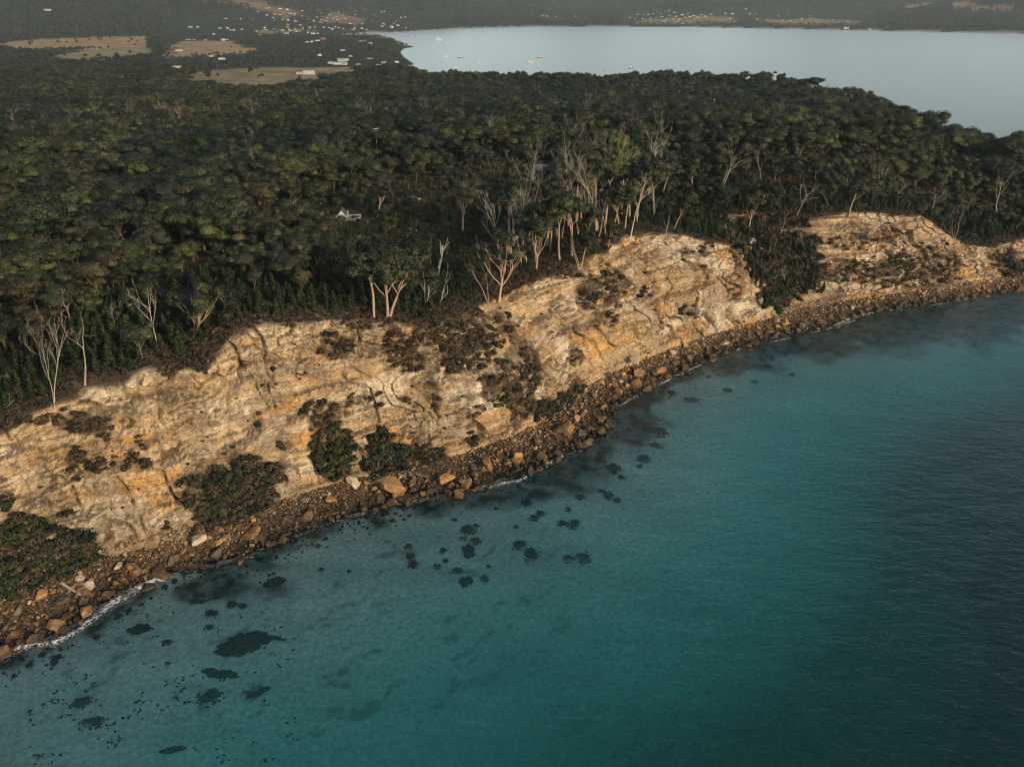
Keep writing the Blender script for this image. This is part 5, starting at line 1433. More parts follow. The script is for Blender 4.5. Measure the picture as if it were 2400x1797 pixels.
# trees down the wooded gully
qs2 = rg.uniform(g0 + 3, g1 - 3, 150); qt2 = rg.uniform(0.12, 1.0, 150)
ok2 = rg.random(150) < GULLY(qs2)
qs2, qt2 = qs2[ok2], qt2[ok2]
qd2 = dF(qs2) + (dT(qs2) - dF(qs2)) * qt2
qx2, qy2 = plan(qs2, qd2)
ys = np.r_[ys, qs2]; yq = np.r_[yq, 0 * qs2]; yx = np.r_[yx, qx2]; yy = np.r_[yy, qy2]; yh = np.r_[yh, rg.uniform(2.8, 5.2, len(qs2))]
yz = ground(yx, yy)
gx, gy, gz, gs, q = np.r_[gx, yx], np.r_[gy, yy], np.r_[gz, yz], np.r_[gs, ys], np.r_[q, yq]
gr = np.hypot(gx, gy); HTREE = np.r_[HTREE, yh]; is_cone = np.r_[is_cone, np.ones(len(yx), bool)]
tone_n = np.r_[tone_n, rg.normal(size=len(yx))]
TU, TV, TDp = proj(gx, gy, gz + HTREE * 0.8)
vis = (TU > -60) & (TU < 2280) & (TV > -40) & (TV < 1000)
big = np.where(vis, HTREE / TDp, 0)
def tone_of(i):
    v = tone_n[i] - 0.02
    return 'bronze' if v > 0.50 else 'yellow-green' if v > 0.27 else 'olive' if v > -0.10 else 'grey-green' if v > -0.22 else 'dark green'
inside = (TU > 5) & (TU < 2207) & (TV > 5)
iG = np.where(~is_cone)[0]; iC = np.where(is_cone)[0]
selG = iG[np.argsort(-big[iG] * inside[iG])][:285]
selC = iC[np.argsort(-big[iC] * inside[iC])][:270]
first = {}
def copy_tree(key, name, meshes, loc, rz, sc_, cat, group, mats):
    if key not in first:
        r = thing(name, loc, cat, group, rz=rz, scale=sc_)
        ps = [obj(n_, me, r) for n_, me in meshes]
        first[key] = (r, ps)
    else:
        r0, p0 = first[key]
        r = r0.copy(); COL.objects.link(r); r.location = loc; r.rotation_euler = (0, 0, rz); r.scale = sc_
        ps = []
        for p_ in p0:
            c = p_.copy(); COL.objects.link(c); c.parent = r; ps.append(c)
    for p_, m_ in zip(ps, mats): set_mat(p_, m_)
    return r
for i in selG:
    v_ = int(rg.integers(0, 8)); h = HTREE[i] / 16.0
    tone = tone_of(i)
    r = copy_tree(('g', v_), 'gum_tree', (('trunk', GUM[v_][0]), ('crown', GUM[v_][1])), (gx[i], gy[i], gz[i] - 0.2), rg.uniform(0, 6.28), (h * rg.uniform(1.05, 1.5),) * 2 + (h,), 'gum tree', 'gum trees of the near forest', (M_BARK_D, LEAF[tone]))
    later(r, ('tall ' if HTREE[i] > 13 else 'low ' if HTREE[i] < 10 else '') + tone, 'gum tree', float(TU[i]), float(TV[i]), MARKS)
for i in selC:
    v_ = int(rg.integers(0, 6)); h = HTREE[i] / 8.0
    tone = 'young green' if rg.random() < 0.62 else 'dark green'
    w_ = h * rg.uniform(1.15, 1.75)
    r = copy_tree(('c', v_), 'young_tree', (('trunk', CONE[v_][0]), ('crown', CONE[v_][1])), (gx[i], gy[i], gz[i] - 0.2), rg.uniform(0, 6.28), (w_, w_, h), 'young tree', 'pointed young trees behind the cliff edge', (M_BARK_D, LEAF[tone]))
    later(r, ('tall ' if h > 0.98 else 'short ' if h < 0.78 else '') + ('dark' if tone == 'dark green' else 'green'), 'pointed sapling', float(TU[i]), float(TV[i]), MARKS)
rest = np.setdiff1d(iG, selG)
ti = np.array([TONES.index(tone_of(i)) for i in rest])
hh = HTREE[rest] / 16.0; wv_ = hh * rg.uniform(0.8, 1.5, len(rest))
scatter('forest', np.c_[gx[rest], gy[rest], gz[rest] - 0.2], np.c_[0 * hh, 0 * hh, rg.uniform(0, 6.28, len(rest))], np.c_[wv_, wv_, hh], rg.integers(0, 8, len(rest)) * 5 + ti, LIB_GUM, 'dense dark olive gum forest covering the peninsula')
rest = np.setdiff1d(iC, selC)
hh = HTREE[rest] / 8.0; wv_ = hh * rg.uniform(1.15, 1.75, len(rest))
scatter('young_forest', np.c_[gx[rest], gy[rest], gz[rest] - 0.2], np.c_[0 * hh, 0 * hh, rg.uniform(0, 6.28, len(rest))], np.c_[wv_, wv_, hh], rg.integers(0, 6, len(rest)) * 2 + (rg.random(len(rest)) < .4), LIB_CONE, 'dark young trees packed behind the cliff edge')
print('forest', len(gx), len(selG), len(selC))

# bare trees scattered through the forest
cand = np.where(~is_cone & inside & (gr < 800) & (gr > 190))[0]
wgt_ = np.exp(2.2 * fbm(gx[cand] / 90, gy[cand] / 90, 2, 205)) / gr[cand] ** 0.5
pick = rg.choice(cand, 120, replace=False, p=wgt_ / wgt_.sum())
for i in pick:
    v_ = int(rg.integers(0, 8)); h = (HTREE[i] + rg.uniform(1.5, 5.0)) / 14.0
    x_, y_ = gx[i] + 2.2, gy[i] - 1.5
    if ('d', v_) not in first:
        o = obj('dead_tree', DEAD[v_]); first[('d', v_)] = o
    else: o = dup(first[('d', v_)])
    o.location = (x_, y_, gz[i] - 0.2); o.rotation_euler = (rg.normal() * .06, rg.normal() * .06, rg.uniform(0, 6.28)); o.scale = (h, h, h)
    tag(o, None, 'dead tree', GROUP_D)
    later(o, 'grey leafless' if i % 2 else 'pale leafless', 'forest tree', float(TU[i]), float(TV[i]), MARKS)
    set_mat(o, M_DEAD if i % 2 == 0 else M_TWIG)

# ------------------------------------------------------------------ woods beyond: village trees and the hills
def far_points(n, r0, r1, seed):
    g = np.random.default_rng(seed)
    r = np.sqrt(g.uniform(r0 * r0, r1 * r1, n)); a = np.radians(g.uniform(-47, 47, n))
    return r * np.sin(a), r * np.cos(a), g
pts, scs = [], []
for n_, r0, r1, sc_, sd_ in ((74000, 1330, 3300, 0.72, 31), (82000, 3300, 8600, 1.25, 32)):
    x, y, g = far_points(n_, r0, r1, sd_)
    z = zland(x, y)
    k_ = (z > 1.2)
    for kd_, P in FIELDS: k_ &= ~(pip(x + 26 * fbm(x / 70, y / 70, 3, 36), y + 60 * fbm(x / 70, y / 70, 3, 37), P) & (g.random(n_) > 0.008))
    u_, v_, _ = proj(x, y, z)
    town = ((u_ > 350) & (u_ < 980) & (v_ > 25) & (v_ < 150) & (np.hypot(x, y) < 5200)) | ((u_ > 1350) & (u_ < 1900) & (v_ > 20) & (v_ < 60))
    dens = np.where(town, 0.24, 1.0) * np.where((r1 < 4000) & ~town, 0.9, 1)
    k_ &= g.random(n_) < dens
    cp = height_cap(x, y); k_ &= cp > 2.4
    k_ &= (u_ > -560) & (u_ < 2760)
    x, y, z, town, cp = x[k_], y[k_], z[k_], town[k_], cp[k_]
    s_ = sc_ * g.uniform(0.6, 1.15, len(x)) * np.where(town, 0.72, 1)
    s_ = np.minimum(s_, cp / 15.0)
    pts.append(np.c_[x, y, z - 0.3]); scs.append(s_)
pts = np.concatenate(pts); scs = np.concatenate(scs)
scatter('distant_woods', pts, np.c_[0 * scs, 0 * scs, rg.uniform(0, 6.28, len(scs))], np.c_[scs * 1.1, scs * 1.1, scs * 0.95], rg.integers(0, 15, len(scs)), LIB_FAR, 'grey-green woods over the far hills and between the houses')
print('far woods', len(pts))

# ------------------------------------------------------------------ bushes on the cliff and along its edge
rg = np.random.default_rng(77)
BUSH = []                                                          # x, y, z, size, tone
order = np.argsort(CL['u'])
for u0, v0, ru, rv, kd_, cov in PATCH:
    e = np.hypot((CL['u'] - u0) / ru, (CL['v'] - v0) / rv)
    e = e + (0.25 if kd_ == 'green' else 0.6) * fbm(CL['u'] / 34, CL['v'] / 34, 4, 120)
    e = np.maximum(e, np.hypot((CL['u'] - u0) / ru, (CL['v'] - v0) / rv) * 0.8)
    idx = np.where((e < 1.12) & (CL['t'] < 1.0 + 1e-6) & (rg.random(e.shape) > 0.95 * sstep(0.45, 1.12, e)))[0]
    if not len(idx): continue
    n_ = int(max(1, math.pi * ru * rv / 235 * cov * (2.6 if kd_ == 'green' else 1.7)))
    # even the choice out over the picture area, not the mesh
    ch = rg.choice(idx, min(n_, len(idx)), replace=False)
    for i in ch:
        if kd_ == 'green': tone = 'lush green' if rg.random() < 0.15 else 'dark green' if rg.random() < 0.5 else 'brown' if rg.random() < 0.6 else 'bronze'
        elif kd_ == 'gully': tone = 'dark green' if rg.random() < 0.3 else 'brown' if rg.random() < 0.9 else 'lush green'
        else: tone = 'brown' if rg.random() < 0.78 else 'bronze' if rg.random() < 0.6 else 'dark green'
        sz = rg.uniform(0.55, 1.15) * {'green': 1.35, 'gully': 1.7, 'brown': 1.0}[kd_] * (0.7 if ru < 25 else 1)
        BUSH.append((CL['x'][i], CL['y'][i], CL['z'][i] - 0.25, sz, tone))
# loose tufts on ledges
idx = np.where((CL['st'] < 0.72) & (CL['t'] > 0.05) & (CL['t'] < 0.97))[0]
for i in rg.choice(idx, 420, replace=False):
    BUSH.append((CL['x'][i], CL['y'][i], CL['z'][i] - 0.12, rg.uniform(0.16, 0.45), 'brown' if rg.random() < 0.75 else 'dark green'))
# scrub band behind the edge
es = np.arange(s_lo + 10, s_hi - 5, 1.25)
for row in range(8):
    s_ = es + rg.uniform(-.8, .8, len(es)); d_ = 0.6 + row * 1.35 + rg.uniform(-.6, .6, len(es)) + 0.8 * fbm(es / 9, 0 * es, 2, 7)
    x_, y_ = plan(s_, dT(s_) + d_)
    z_ = ground(x_, y_)
    for a in range(len(es)):
        if rg.random() < (0.8 if row else 0.42):
            BUSH.append((x_[a], y_[a], z_[a] - 0.1, rg.uniform(0.45, 1.0) * (0.65 + 0.07 * row), 'brown' if rg.random() < 0.66 else 'dark green' if rg.random() < 0.6 else 'bronze'))
bx = np.array([b[:3] for b in BUSH]); bs = np.array([b[3] for b in BUSH])
bu, bv, bd_ = proj(bx[:, 0], bx[:, 1], bx[:, 2])
onface = np.zeros(len(BUSH), bool)
ins = (bu > 4) & (bu < 2208) & (bv > 4) & (bv < 1650)
sel = np.argsort(-(bs / bd_) * ins)[:290]
selset = set(sel.tolist())
TW = {'brown': 'dry brown', 'bronze': 'rusty brown', 'dark green': 'dark green', 'lush green': 'bright green'}
for i in sel:
    x_, y_, z_, sz, tone = BUSH[i]
    v_ = int(rg.integers(0, 6))
    r = copy_tree(('s', v_), 'shrub', (('twigs', SHRUB[v_][0]), ('foliage', SHRUB[v_][1])), (x_, y_, z_), rg.uniform(0, 6.28), (sz * rg.uniform(.85, 1.2), sz * rg.uniform(.85, 1.2), sz), 'shrub', 'shrubs on the cliff and its edge', (M_TWIG, LEAF[tone]))
    later(r, ('big ' if sz > 1.3 else 'small ' if sz < 0.9 else '') + TW[tone], 'shrub', float(bu[i]), float(bv[i]), CMARKS)
rest = np.array([i for i in range(len(BUSH)) if i not in selset])
ti = np.array([['brown', 'bronze', 'dark green', 'lush green'].index(BUSH[i][4]) for i in rest])
scatter('scrub', bx[rest], np.c_[0 * bs[rest], 0 * bs[rest], rg.uniform(0, 6.28, len(rest))], np.c_[bs[rest] * rg.uniform(.85, 1.25, len(rest)), bs[rest], bs[rest]], rg.integers(0, 6, len(rest)) * 4 + ti, LIB_SHRUB, 'dry brown and green scrub tangled over ledges and the cliff edge')
print('bushes', len(BUSH))

# ------------------------------------------------------------------ boulders along the shore
def shore_z(x, y):
    s, d = sd(x, y)
    return np.where(d > dF(s), 3.2 + 0.9 * (d - dF(s)), surf_base(s, d))
RM = {'brown': M_ROCK, 'orange': M_ROCK_O, 'pale': M_ROCK_P, 'grey': M_ROCK_G}
def boulder(x, y, z, sx, sy, sz, tone, v_, rz, tilt=(0, 0)):
    if ('r', v_) not in first:
        o = obj('boulder', ROCK[v_]); first[('r', v_)] = o
    else: o = dup(first[('r', v_)])
    o.location = (x, y, z); o.scale = (sx, sy, sz); o.rotation_euler = (tilt[0], tilt[1], rz)
    set_mat(o, RM[tone])
    return tag(o, None, 'boulder', 'boulders along the shore')
HB = [(850, 1058, 27, 'orange', 1.0, 'big orange boulder, largest on the near shore', 0), (873, 1080, 17, 'brown', .9, 'brown boulder in the water below the big orange one', 1), (960, 1034, 20, 'orange', .75, 'flat-topped orange boulder right of the largest one', 2),
      (1052, 1010, 16, 'brown', 1.5, 'upright brown slab boulder standing on end', 3), (1225, 932, 20, 'brown', 1.1, 'square brown block boulder on the headland shore', 4), (470, 1196, 14, 'grey', 1.0, 'grey-topped boulder near the large cliff-foot thicket', 5),
      (283, 1228, 11, 'orange', 1.2, 'left one of the twin tan boulders', 6), (292, 1237, 12, 'brown', .9, 'right one of the twin tan boulders', 7), (428, 1166, 15, 'pale', .8, 'pale white boulder at the end of the large cliff-foot thicket', 8), (760, 1044, 15, 'pale', 1.2, 'white wedge boulder against the cliff foot', 9),
      (822, 1040, 17, 'grey', .8, 'grey slab boulder tucked behind the big orange one', 10), (718, 1079, 12, 'orange', .9, 'rounded orange boulder left of the white wedge', 11), (1294, 931, 12, 'brown', .95, 'round brown boulder at the headland water line', 0), (1302, 903, 13, 'orange', .8, 'tan boulder on the water line above the round brown one', 1),
      (1336, 930, 6, 'orange', .7, 'small tan boulder standing alone in the water', 2), (1480, 798, 12, 'brown', .9, 'outermost round boulder on the curved shore', 3), (1424, 803, 14, 'orange', .7, 'wide tan boulder left of the outermost one', 4), (1378, 808, 15, 'brown', .9, 'big brown boulder below the gravel fan', 5), (1375, 832, 13, 'orange', .7, 'craggy tan boulder below the big brown one', 6),
      (1335, 847, 11, 'orange', .9, 'orange boulder at the inner curve of the shore', 7), (1373, 778, 13, 'pale', .6, 'pale boulder on the gravel fan', 8), (170, 1246, 11, 'pale', .7, 'pale flat boulder beside the driftwood log', 9), (193, 1266, 10, 'pale', 1.1, 'pointed pale boulder just right of the driftwood log', 10), (255, 1222, 11, 'pale', .8, 'white rounded boulder left of the twin tan ones', 11),
      (892, 1043, 12, 'brown', .7, 'brown boulder touching the big orange one', 3), (1025, 1025, 11, 'brown', .9, 'dark tan boulder left of the upright slab', 5), (1003, 1040, 13, 'brown', .8, 'square brown boulder below the flat-topped one', 6), (930, 1060, 10, 'grey', .8, 'grey cracked boulder at the water line', 7), (810, 1052, 9, 'orange', .8, 'small orange boulder left of the largest one', 2),
      (100, 1390, 12, 'brown', .5, 'long dark slab at the near water line', 4), (28, 1352, 11, 'brown', .8, 'brown boulder near the left edge', 1), (140, 1330, 10, 'brown', .8, 'tan brown boulder above the long dark slab', 0), (245, 1265, 9, 'brown', .9, 'brown boulder behind the breaking wave', 6), (1270, 955, 11, 'orange', .7, 'flat tan boulder below the square block', 2),
      (1245, 905, 9, 'orange', 1.2, 'leaning tan slab beside the square block', 10), (1262, 888, 9, 'pale', 1.1, 'pale upright stone above the square block', 9), (1140, 1036, 9, 'orange', .35, 'half-sunken offshore slab like a plank of stone', 8), (1455, 760, 9, 'pale', .8, 'white boulder by the curved cliff foot', 8), (1563, 742, 10, 'pale', .7, 'pale square boulder near the gully rocks', 10), (1620, 755, 9, 'brown', .6, 'brown slab in the gully mouth rocks', 4), (2095, 661, 6, 'brown', .6, 'single dark rock in the water at the far end', 2)]
for u, v, ru, tone, tall, lb, v_ in HB:
    s0_, d0_ = sd(*unproj(u, v, 1.0)); z0 = 1.0
    x, y = unproj(u, v, 1.0)
    for _ in range(5):
        z0 = max(float(shore_z(x, y)[0]), -0.5); x, y = unproj(u, v, z0 + 0.5)
    D_ = proj(x, y, z0)[2]
    r_ = float(ru * PS / FPX * D_) * (1.2 if ru >= 10 else 1.0)
    o = boulder(float(x), float(y), z0 + 0.45 * r_ * tall, r_, r_ * .9, r_ * tall, tone, v_, random.uniform(0, 6.28), (random.uniform(-.2, .2), random.uniform(-.2, .2)))
    o['label'] = lb
n_ = 4200
rs_ = rg.uniform(s_lo + 5, s_hi - 5, n_); rt = rg.random(n_) ** 1.0
rd = dW(rs_) - 1.4 + rt * (dF(rs_) - dW(rs_) + 1.6)
szr = np.clip(0.36 * (1 / np.maximum(rg.random(n_), 1e-3)) ** 0.46, 0.36, 1.8) * (1.15 - 0.45 * rt)
x, y = plan(rs_, rd); z = surf_base(rs_, rd) + 0.22 * szr + 0.15
uu, vv, dd_ = proj(x, y, z)
ins = (uu > 3) & (uu < 2209) & (vv < 1652)
belt = (rt < 0.5) | (rg.random(n_) < 0.55 + 0.9 * fbm(rs_ / 16, rt * 2, 3, 401))
szr = np.where(belt, szr, 0.32)
sel = np.argsort(-(szr / dd_) * ins)[:255]
tn = rg.random(n_) + 0.22 * rt
tones = np.where(tn < 0.52, 0, np.where(tn < 0.76, 3, np.where(tn < 1.08, 1, 2)))
RT = ['brown', 'orange', 'pale', 'grey']
for i in sel:
    o = boulder(x[i], y[i], z[i], szr[i], szr[i] * rg.uniform(.75, 1), szr[i] * rg.uniform(.7, 1.05), RT[tones[i]], int(rg.integers(0, 12)), rg.uniform(0, 6.28), (rg.normal() * .25, rg.normal() * .25))
    later(o, ('large ' if szr[i] > 1.5 else 'small ' if szr[i] < 1.0 else '') + {'orange': 'tan orange', 'pale': 'pale cream', 'brown': 'brown', 'grey': 'grey'}[RT[tones[i]]], 'boulder', float(uu[i]), float(vv[i]), CMARKS)
rest = np.setdiff1d(np.arange(n_), sel)
n2 = 9000
s2_ = rg.uniform(s_lo + 5, s_hi - 5, n2); t2_ = rg.random(n2) ** 0.6
d2_ = dW(s2_) - 0.6 + t2_ * (dF(s2_) - dW(s2_) + 2.6)
sz2 = np.clip(0.16 * (1 / np.maximum(rg.random(n2), 1e-3)) ** 0.4, 0.16, 0.6)
x2, y2 = plan(s2_, d2_); z2 = np.where(d2_ > dF(s2_), 3.1 + 0.9 * (d2_ - dF(s2_)), surf_base(s2_, d2_)) + 0.18
tn2 = rg.random(n2) + 0.35 * t2_
tones2 = np.where(tn2 < 0.40, 0, np.where(tn2 < 0.62, 3, np.where(tn2 < 0.98, 1, 2)))
px = np.r_[x[rest], x2]; py = np.r_[y[rest], y2]; pz = np.r_[z[rest], z2]; ps_ = np.r_[szr[rest], sz2]; mp = np.array([0, 2, 3, 1])[np.r_[tones[rest], tones2]]
# sunken stones off the shore
n3 = 2600
s3 = rg.uniform(s_lo + 5, s_hi - 5, n3); w3 = np.abs(rg.normal(size=n3)) * 3.2 + 0.6
x3, y3 = plan(s3, dW(s3) - w3); z3 = surf_base(s3, dW(s3) - w3) + 0.05
sz3 = np.clip(0.24 * (1 / np.maximum(rg.random(n3), 1e-3)) ** 0.42, .24, .95); z3 = np.minimum(z3, -0.6 * sz3)
scatter('rubble', np.c_[px, py, pz], rg.normal(size=(len(px), 3)) * (.35, .35, 3), np.c_[ps_, ps_ * rg.uniform(.7, 1, len(px)), ps_ * rg.uniform(.7, 1.1, len(px))], rg.integers(0, 8, len(px)) * 4 + mp, LIB_ROCK, 'brown and tan stones heaped along the foot of the cliff')
LIB_SUNK = lib_collection('sunken_kinds')
for a, me in enumerate(RK2):
    m2 = me.copy(); m2.materials.clear(); m2.materials.append(M_SUNK); lib_add(LIB_SUNK, a, m2)
# weed wisps on the sand
n4 = 1500
wu, wvv = rg.uniform(60, 640, n4 * 4), rg.uniform(1270, 1650, n4 * 4)
nn4 = fbm(wu / 70 + wvv / 60, wvv / 34, 5, 301)
k4 = np.where((nn4 > 0.18) & (nn4 < 0.25) & (wvv > 1480 - 0.48 * wu + 20))[0][:n4]
x4, y4 = unproj(wu[k4], wvv[k4], -1.5)
s4, d4 = sd(x4, y4); z4 = surf_base(s4, d4) + 0.03
sz4 = rg.uniform(0.08, 0.30, len(k4))
scatter('sunken_stones', np.c_[np.r_[x3, x4], np.r_[y3, y4], np.r_[z3, z4]], rg.normal(size=(n3 + len(k4), 3)) * (.2, .2, 3), np.c_[np.r_[sz3, sz4 * 1.7], np.r_[sz3, sz4], np.r_[sz3 * .8, sz4 * .4]], rg.integers(0, 8, n3 + len(k4)), LIB_SUNK, 'dark weed-covered stones and weed wisps under the shallow water')

# ------------------------------------------------------------------ submerged rocks that can be told apart
SUB = [(645 + a * .3895, 645 + b * .3895, c * .3895, d * .3895) for a, b, c, d in
       [(430, 1230, 36, 22), (932, 1278, 40, 25), (980, 1337, 28, 20), (610, 1365, 22, 12), (620, 1420, 25, 22), (630, 1465, 30, 18), (800, 1388, 18, 14), (815, 1446, 16, 12), (770, 1473, 22, 14), (880, 1500, 30, 16), (1030, 1543, 22, 20), (1055, 1477, 15, 8), (1222, 1358, 33, 26), (1288, 1413, 42, 35),
        (1500, 1428, 38, 22), (1580, 1423, 42, 35), (1465, 1238, 28, 18), (1528, 1243, 30, 28), (1305, 1209, 25, 15), (1340, 1183, 22, 14), (1205, 1255, 15, 8), (985, 1250, 18, 13), (910, 1320, 18, 10), (865, 1218, 18, 10), (1095, 1160, 14, 10), (1495, 1160, 16, 12), (1745, 940, 40, 24), (1790, 985, 22, 12), (1690, 1062, 36, 14), (1765, 1112, 18, 12), (1560, 1095, 30, 14), (1260, 1125, 40, 20), (280, 1505, 14, 8), (125, 1493, 15, 8), (228, 1272, 12, 6), (105, 1363, 16, 10), (515, 1225, 26, 8), (395, 1295, 10, 5)]]
SUB += [(a * .2917, 1290 + b * .2917, c * .2917, d * .2917) for a, b, c, d in [(600, 765, 66, 42), (690, 905, 95, 36), (1540, 725, 88, 55), (1560, 110, 52, 25), (1715, 42, 40, 24), (1790, 55, 40, 16), (1550, 212, 36, 20), (1235, 320, 36, 20), (710, 290, 32, 22), (415, 430, 52, 20), (690, 625, 20, 15), (1240, 475, 24, 16), (1850, 690, 60, 14), (2050, 290, 60, 18)]]
SUB += [(1290 + a * .4167, 645 + b * .4167, c * .4167, d * .4167) for a, b, c, d in [(385, 485, 27, 14), (488, 520, 42, 10), (435, 425, 18, 8), (575, 397, 18, 8), (675, 470, 28, 9), (815, 425, 18, 8), (880, 350, 32, 11), (905, 303, 18, 8), (240, 825, 36, 15), (220, 862, 16, 8), (85, 875, 40, 23), (125, 920, 20, 10), (320, 690, 42, 22), (300, 755, 36, 14), (60, 1020, 28, 16), (105, 1040, 18, 10), (1010, 390, 16, 7)]]
SUNK = [rock_mesh('submerged_rock', 700 + i, [M_SUNK], ICO3, flatz=0.5, cuts=5, rough=0.28) for i in range(7)]
MARKW = [('big oval weed bed', 525, 1388), ('square offshore rock', 1145, 1196), ('stacked rock trio', 1012, 1190), ('large ragged offshore rock', 1005, 1254), ('big orange boulder', 850, 1055), ('breaking wave', 300, 1270), ('outermost round boulder', 1480, 797), ('headland weed beds', 1320, 920), ('paired far rocks', 1245, 1200), ('nearest sunken rocks', 190, 1530), ('half-sunken offshore slab', 1140, 1036), ('dark channel by the far cliff', 1750, 740), ('swirl of weed on the sand', 480, 1450)]
def sunk(u, v, ru, rv, seed_, label=None):
    x, y = unproj(u, v, -1.5)
    for _ in range(4):
        s_, d_ = sd(x, y); zb_ = float(surf_base(s_, d_)[0]); x, y = unproj(u, v, max(zb_ + 0.4, -6))
    D_ = float(proj(x, y, zb_)[2]); dep_ = math.asin(min((CAM_H) / D_, 1))
    rx = ru * PS / FPX * D_; ry = rv * PS / FPX * D_ / math.sin(dep_ if dep_ > .2 else .2)
    k_ = ('w', seed_ % 7)
    if k_ not in first: o = obj('submerged_rock', SUNK[seed_ % 7]); first[k_] = o
    else: o = dup(first[k_])
    hz = min(0.45 * min(rx, ry) + 0.25, -zb_ * 0.7)
    o.location = (float(x), float(y), zb_ + 0.05); o.scale = (rx * 1.05, ry * 1.05, hz / 0.45); o.rotation_euler = (0, 0, random.choice((0, math.pi)) + random.uniform(-.3, .3))
    tag(o, label, 'rock', 'dark rocks under the water')
    if not label: later(o, ('broad ' if rx > 2.6 else 'small ' if rx < 1.1 else '') + 'dark', 'submerged rock', u, v, MARKW)
    return o
WEED = []
for k_ in range(3):
    g_w = np.random.default_rng(740 + k_); m = MB()
    while len(m.V) < 460:
        a, q_ = g_w.uniform(0, 6.28), math.sqrt(g_w.random()) * 1.08
        c_ = np.array((q_ * math.cos(a), q_ * math.sin(a), 0.0))
        if q_ > 0.72 + 0.5 * float(fbm(np.array([math.cos(a) * 1.6 + k_ * 5]), np.array([math.sin(a) * 1.6]), 3, 311)[0]): continue
        r_ = g_w.uniform(0.025, 0.085)
        m.blob(g_w, c_ + (0, 0, 0.10 * g_w.random()), np.array((r_ * 1.3, r_, 0.20 + 0.14 * g_w.random())) , ICO1)
    WEED.append(m.build('weed_bed', [M_SUNK], False, False))
def weed_bed(u, v, ru, rv, k_, rot, label):
    x, y = unproj(u, v, -2.0)
    for _ in range(4):
        s_, d_ = sd(x, y); zb_ = float(surf_base(s_, d_)[0]); x, y = unproj(u, v, zb_ + 0.3)
    D_ = float(proj(x, y, zb_)[2]); de = math.asin(CAM_H / D_)
    o = obj('weed_bed', WEED[k_ % 3], None, (float(x), float(y), zb_))
    o.scale = (ru * PS / FPX * D_, rv * PS / FPX * D_ / math.sin(de), 1.6); o.rotation_euler = (0, 0, rot)
    return tag(o, label, 'weed bed', 'dark weed beds on the sand')
for a in ((522, 1386, 72, 30, 0, 0.25, 'wide dark oval weed bed, the largest patch on the sand'), (470, 1452, 55, 12, 1, -0.2, 'curling strip of weed below the big oval bed'), (300, 1358, 34, 12, 2, 0.4, 'brown ragged weed patch between the breaking wave and the oval bed'), (555, 1495, 34, 8, 1, 0.55, 'dark slanting weed streak right of the nearest sunken rocks'), (372, 1618, 38, 6, 2, 0.3, 'long thin weed streak near the bottom of the view'),
          (590, 1256, 30, 14, 0, 0.3, 'weed patch right of the breaking wave'), (440, 1290, 60, 14, 2, 0.35, 'long weed bank just off the near boulders'), (1005, 1254, 20, 15, 1, 0, 'large ragged offshore weed rock'), (1012, 1190, 20, 17, 2, 0, 'stacked weed clump above the ragged offshore rock')):
    weed_bed(*a)
FR = []
for i, (u, v, a, b) in enumerate(SUB):
    o = sunk(u, v, a, b, i)
    for k_ in range(34):
        an = rg.uniform(0, 6.28); q_ = 0.98 + 0.16 * rg.normal(); r_ = min(o.scale[0], o.scale[1])
        ex, ey = math.cos(an) * o.scale[0] * q_, math.sin(an) * o.scale[1] * q_
        FR.append((o.location[0] + ex * math.cos(o.rotation_euler[2]) - ey * math.sin(o.rotation_euler[2]), o.location[1] + ex * math.sin(o.rotation_euler[2]) + ey * math.cos(o.rotation_euler[2]), o.location[2], r_ * rg.uniform(0.05, 0.16)))
FR = np.array(FR)
scatter('seaweed', FR[:, :3], rg.normal(size=(len(FR), 3)) * (.2, .2, 3), np.c_[FR[:, 3] * 1.5, FR[:, 3], np.minimum(FR[:, 3], 0.3)], rg.integers(0, 8, len(FR)), LIB_SUNK, 'ragged dark weed round the sunken rocks')

# ------------------------------------------------------------------ driftwood and foam
def drift(u0, v0, u1, v1, r_, label, seed_):
    p = []
    for u, v in ((u0, v0), (u1, v1)):
        x, y = unproj(u, v, 2.0)
        for _ in range(4): z = max(float(shore_z(x, y)[0]), 0) + 0.7; x, y = unproj(u, v, z)
        p.append(np.array((float(x), float(y), z)))
    g = np.random.default_rng(seed_); d = p[1] - p[0]; L_ = np.linalg.norm(d)
    m = MB(); P, R, D = wander(g, (0, 0, 0), d / L_, L_, r_, r_ * .55, 7, 0.04); m.tube(P, R, 8)
    for k_ in range(4):
        P1, R1, _ = wander(g, P[2 + k_], sidedir(g, D, 0.9), L_ * g.uniform(.1, .3), r_ * .4, r_ * .12, 4, 0.2); m.tube(P1, R1, 5)
    o = obj('driftwood_log', m.build('driftwood_log', [M_DEAD], False), None, tuple(p[0]))
    tag(o, label, 'driftwood', 'driftwood on the shore')
drift(133, 1258, 180, 1292, 0.32, 'grey driftwood log lying down the near rubble', 1)
drift(855, 1010, 925, 1032, 0.20, 'white fallen trunk lying above the big orange boulder', 2)
drift(846, 1012, 880, 1030, 0.26, 'splayed grey root mass behind the big orange boulder', 3)
drift(608, 1065, 618, 1092, 0.24, 'pale stump end beside the large cliff-foot thicket', 4)
drift(1745, 648, 1775, 690, 0.26, 'dark fallen trunk slanting down to the gully mouth', 5)
drift(2040, 622, 2065, 634, 0.35, 'pale log on the far rubble', 6)

